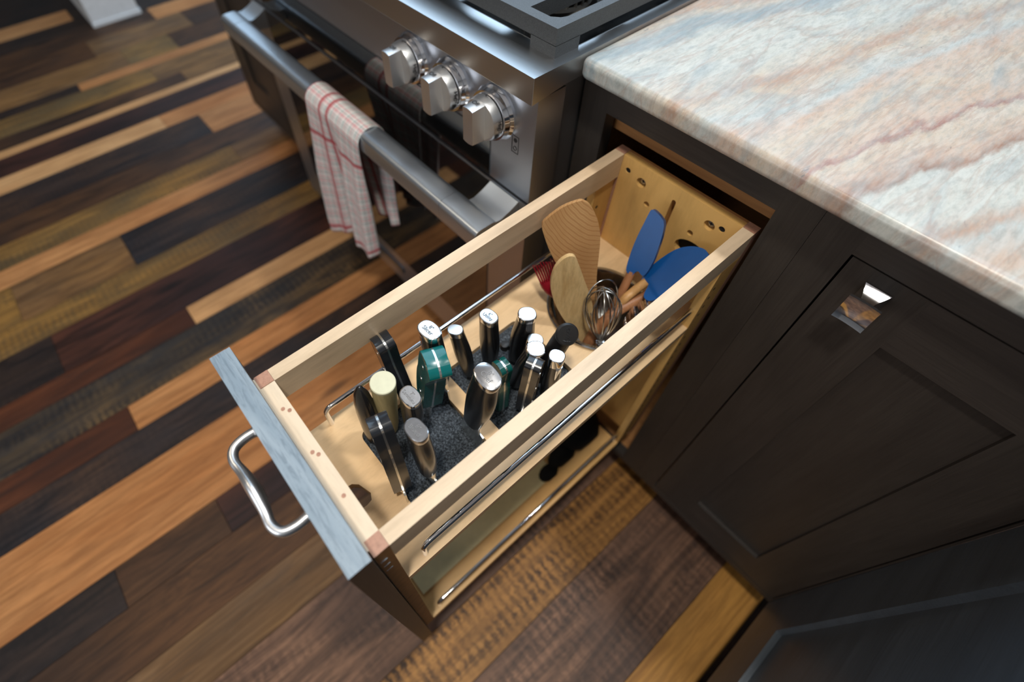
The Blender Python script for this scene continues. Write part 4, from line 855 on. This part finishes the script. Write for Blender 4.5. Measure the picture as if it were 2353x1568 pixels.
# blue spoonula
t, b = utensil('silicone_spoonula', (0.022, -0.135, 0.530), 'broad blue silicone spoon-spatula leaning under the right rail', 'spatula')
A_ = Vector((0.02, -0.115, 0.66)); a_ = Vector((0.3488, 0.6627, 0.6627)); w_ = Vector((0.8894, -0.4571, -0.011))
lp = [(-0.0122, 0.0677), (-0.0179, 0.0848), (-0.0198, 0.1031), (-0.0188, 0.1196), (-0.0139, 0.1316), (-0.0071, 0.1403), (0.0034, 0.1468), (0.0164, 0.1450), (0.0260, 0.1380), (0.0330, 0.1280), (0.0370, 0.1171), (0.0370, 0.098), (0.0330, 0.0802), (0.0257, 0.0681), (0.0237, 0.0615), (0.0168, 0.0572), (0.0097, 0.0595), (0.0013, 0.069), (-0.004, 0.0649)]
plate('silicone_head', A_, a_, w_, spline2(lp, 3), 0.0085, M['blue'], t, b, 0.0026, dish=lambda x, h: -0.006 * max(0, 1 - ((x - 0.008) ** 2 / 0.0009 + (h - 0.10) ** 2 / 0.0028)))
P0 = A_ + w_ * (-0.004) + a_ * 0.069 - b; P1 = A_ + w_ * 0.0035 + a_ * 0.028 - b
tube('wooden_handle', smoothpath([Vector((0, 0, 0)), P1 * 0.6, P1, (P0 + P1) / 2 - Vector((0.0015, 0.0, 0.001)), P0], 5), [(0.0058, 0.0050)] * 21, M['oak_spoon'], t, 16)
# wooden spoon behind
t, b = utensil('wooden_spoon', (0.030, -0.150, 0.530), 'wooden spoon with rounded bowl showing just behind the broad blue one', 'spoon')
A_ = Vector((0.0200, -0.092, 0.658)); a_ = Vector((0.2807, 0.7017, 0.6549)); w_ = Vector((0.9183, -0.3947, 0.0294))
lp = [(-0.0105, 0.078), (-0.0118, 0.0900), (-0.0095, 0.1020), (-0.0050, 0.1100), (0.0040, 0.1160), (0.015, 0.1180), (0.025, 0.1120), (0.030, 0.098), (0.028, 0.082), (0.020, 0.068), (0.008, 0.062), (-0.003, 0.066)]
plate('bowl', A_, a_, w_, spline2(lp, 3), 0.0045, M['pale_spoon'], t, b, 0.0014, dish=lambda x, h: -0.008 * max(0, 1 - ((x - 0.008) ** 2 / 0.0007 + (h - 0.09) ** 2 / 0.0012)))
P0 = Vector((0.049, -0.062, 0.684)) - b; P1 = Vector((0.0335, -0.118, 0.667)) - b
tube('handle', smoothpath([Vector((0, 0, 0)), Vector((0.0, 0.004, 0.09)), P1, P0], 5), [(0.0085 - 0.0018 * i / 15, 0.0062) for i in range(16)], M['handlewood'], t, 16)
# red pastry brush
t, b = utensil('pastry_brush', (-0.020, -0.120, 0.530), 'red silicone pastry brush leaning out over the crock rim on the left', 'brush')
hp = Vector((-0.0475, -0.1450, 0.680)); dirv = Vector((-0.52, 0.10, 0.62)).normalized(); wv = Vector((0.42, 0.82, 0.22)); wv = (wv - dirv * wv.dot(dirv)).normalized(); nv = dirv.cross(wv)
hp = Vector((-0.0430, -0.1490, 0.6880))
bm = bmesh.new(); loft(bm, hp - b, dirv, wv, nv, [(-0.020, 0.0050, 0.0045, 0), (-0.010, 0.0125, 0.0062, 0), (0.000, 0.0160, 0.0070, 0), (0.006, 0.0165, 0.0070, 0)], 24); finish(bm, 'ferrule', M['red'], t, smooth=True)
for i in range(11):
    for j in range(3):
        p0 = hp + dirv * 0.005 + wv * (-0.0145 + 0.0029 * i) + nv * (-0.0046 + 0.0046 * j) - b; p1 = p0 + dirv * (0.024 + 0.003 * ((i * 7 + j * 3) % 4) / 3) + wv * (0.0006 * (i - 5)) + nv * 0.0012 * (j - 1)
        tube('bristle', [p0, (p0 + p1) / 2, p1], [(0.0012, 0.0012), (0.0011, 0.0011), (0.0008, 0.0008)], M['red'], t, 6)
tube('handle', [Vector((0, 0, 0)), hp - dirv * 0.019 - b], 0.0052, M['oak_spoon'], t, 12)
# whisk
t, b = utensil('balloon_whisk', (0.040, -0.128, 0.530), 'small steel balloon whisk poking up at the right side of the crock', 'whisk')
wc = Vector((0.0450, -0.1420, 0.640)) - b; top_ = Vector((0.0180, -0.1300, 0.7220)) - b; wax = (top_ - wc).normalized(); wu = Vector((1, 0, 0)); wu = (wu - wax * wu.dot(wax)).normalized(); wvv = wax.cross(wu); LL = (top_ - wc).length
for i in range(9):
    th = PI * i / 9 + 0.2; rad = 0.0300 * (1 + 0.05 * math.sin(i * 2.3)); pts = []
    sx_, sy_ = 0.0022 * math.sin(i * 2.1), 0.0022 * math.cos(i * 3.3); hl = LL * (1 - 0.05 * ((i * 3) % 7) / 7 + (0.16 if i == 3 else 0))
    for k in range(41):
        q = 2 * PI * k / 40; r_ = rad * math.sin(q) * abs(math.sin(q / 2)) ** 1.1; h_ = hl * (1 - math.cos(q)) / 2
        pts.append(wc + wax * h_ + (wu * math.cos(th) + wvv * math.sin(th)) * r_ + (wu * sx_ + wvv * sy_) * (h_ / LL))
    tube('whisk_wire', pts, 0.0008, M['wire'], t, 6, cap=True)
tube('handle', [Vector((0, 0, 0)), wc + wax * 0.002], 0.0055, M['chrome'], t, 14)
# tongs
t, b = utensil('steel_tongs', (0.030, -0.090, 0.530), 'scalloped steel tong tips just showing beside the right rail', 'tongs')
for sgn in (-1, 1):
    A_ = Vector((0.0560, -0.1020 + 0.006 * sgn, 0.660)); a_ = Vector((0.18, 0.05 * sgn, 0.98)).normalized(); w2 = Vector((0.75, -0.60, 0)); w2 = (w2 - a_ * w2.dot(a_)).normalized()
    lp = [(0.014 * math.cos(q) * (1 + 0.055 * math.cos(13 * q)), 0.024 + 0.020 * math.sin(q) * (1 + 0.055 * math.cos(13 * q))) for q in [2 * PI * i / 90 for i in range(90)]]
    plate('tong_tip', A_, a_, w2, lp, 0.0012, M['chrome'], t, b, 0, dish=lambda x, h: -0.006 * (1 - (x / 0.014) ** 2) * sgn)
    tube('tong_arm', [Vector((0, 0.004 * sgn, 0)), A_ - b + a_ * 0.012], [(0.0055, 0.0010), (0.0055, 0.0010)], M['chrome'], t, 10)

# ================================================================== LOWER SHELF CONTENTS
mt_ = box('cutting_mat', -0.080, 0.070, -0.135, 0.180, 0.0, 0.0045, M['mat'], None, 0.0012, mw=MD @ Matrix.Translation((0.0, -0.358, Z4 + 0.0005)))
tag(mt_, 'thin grey-green cutting board lying on the lower shelf of the rack', 'cutting board')
# black oven mitt slumped at the back of the lower shelf
bm = bmesh.new()
def blob(c, r, n=14, mm=9):
    rows = []
    for j in range(mm + 1):
        th = PI * j / mm; rows.append([bm.verts.new((c[0] + r[0] * math.sin(th) * math.cos(2 * PI * i / n) * (1 + 0.06 * math.sin(3 * i + j)), c[1] + r[1] * math.sin(th) * math.sin(2 * PI * i / n), c[2] + r[2] * math.cos(th))) for i in range(n)])
    for j in range(mm):
        for i in range(n): bm.faces.new((rows[j][i], rows[j + 1][i], rows[j + 1][(i + 1) % n], rows[j][(i + 1) % n]))
blob((0.0, 0.0, 0.040), (0.044, 0.052, 0.038)); mit = finish(bm, 'mitt_body', M['blackcloth'], None, smooth=True, angle=80)
tm = tag(empty('oven_mitt', mw=MD @ Matrix.Translation((0.036, -0.098, Z4 + 0.001))), 'black oven mitt slumped at the back of the lower shelf', 'oven mitt'); mit.parent = tm
bm = bmesh.new(); blob((0.020, -0.052, 0.024), (0.018, 0.034, 0.020)); o = finish(bm, 'mitt_thumb', M['blackcloth'], tm, smooth=True, angle=80)
bm = bmesh.new(); blob((0.026, -0.092, 0.012), (0.014, 0.022, 0.010)); o = finish(bm, 'hanging_loop', M['blackcloth'], tm, smooth=True, angle=80)
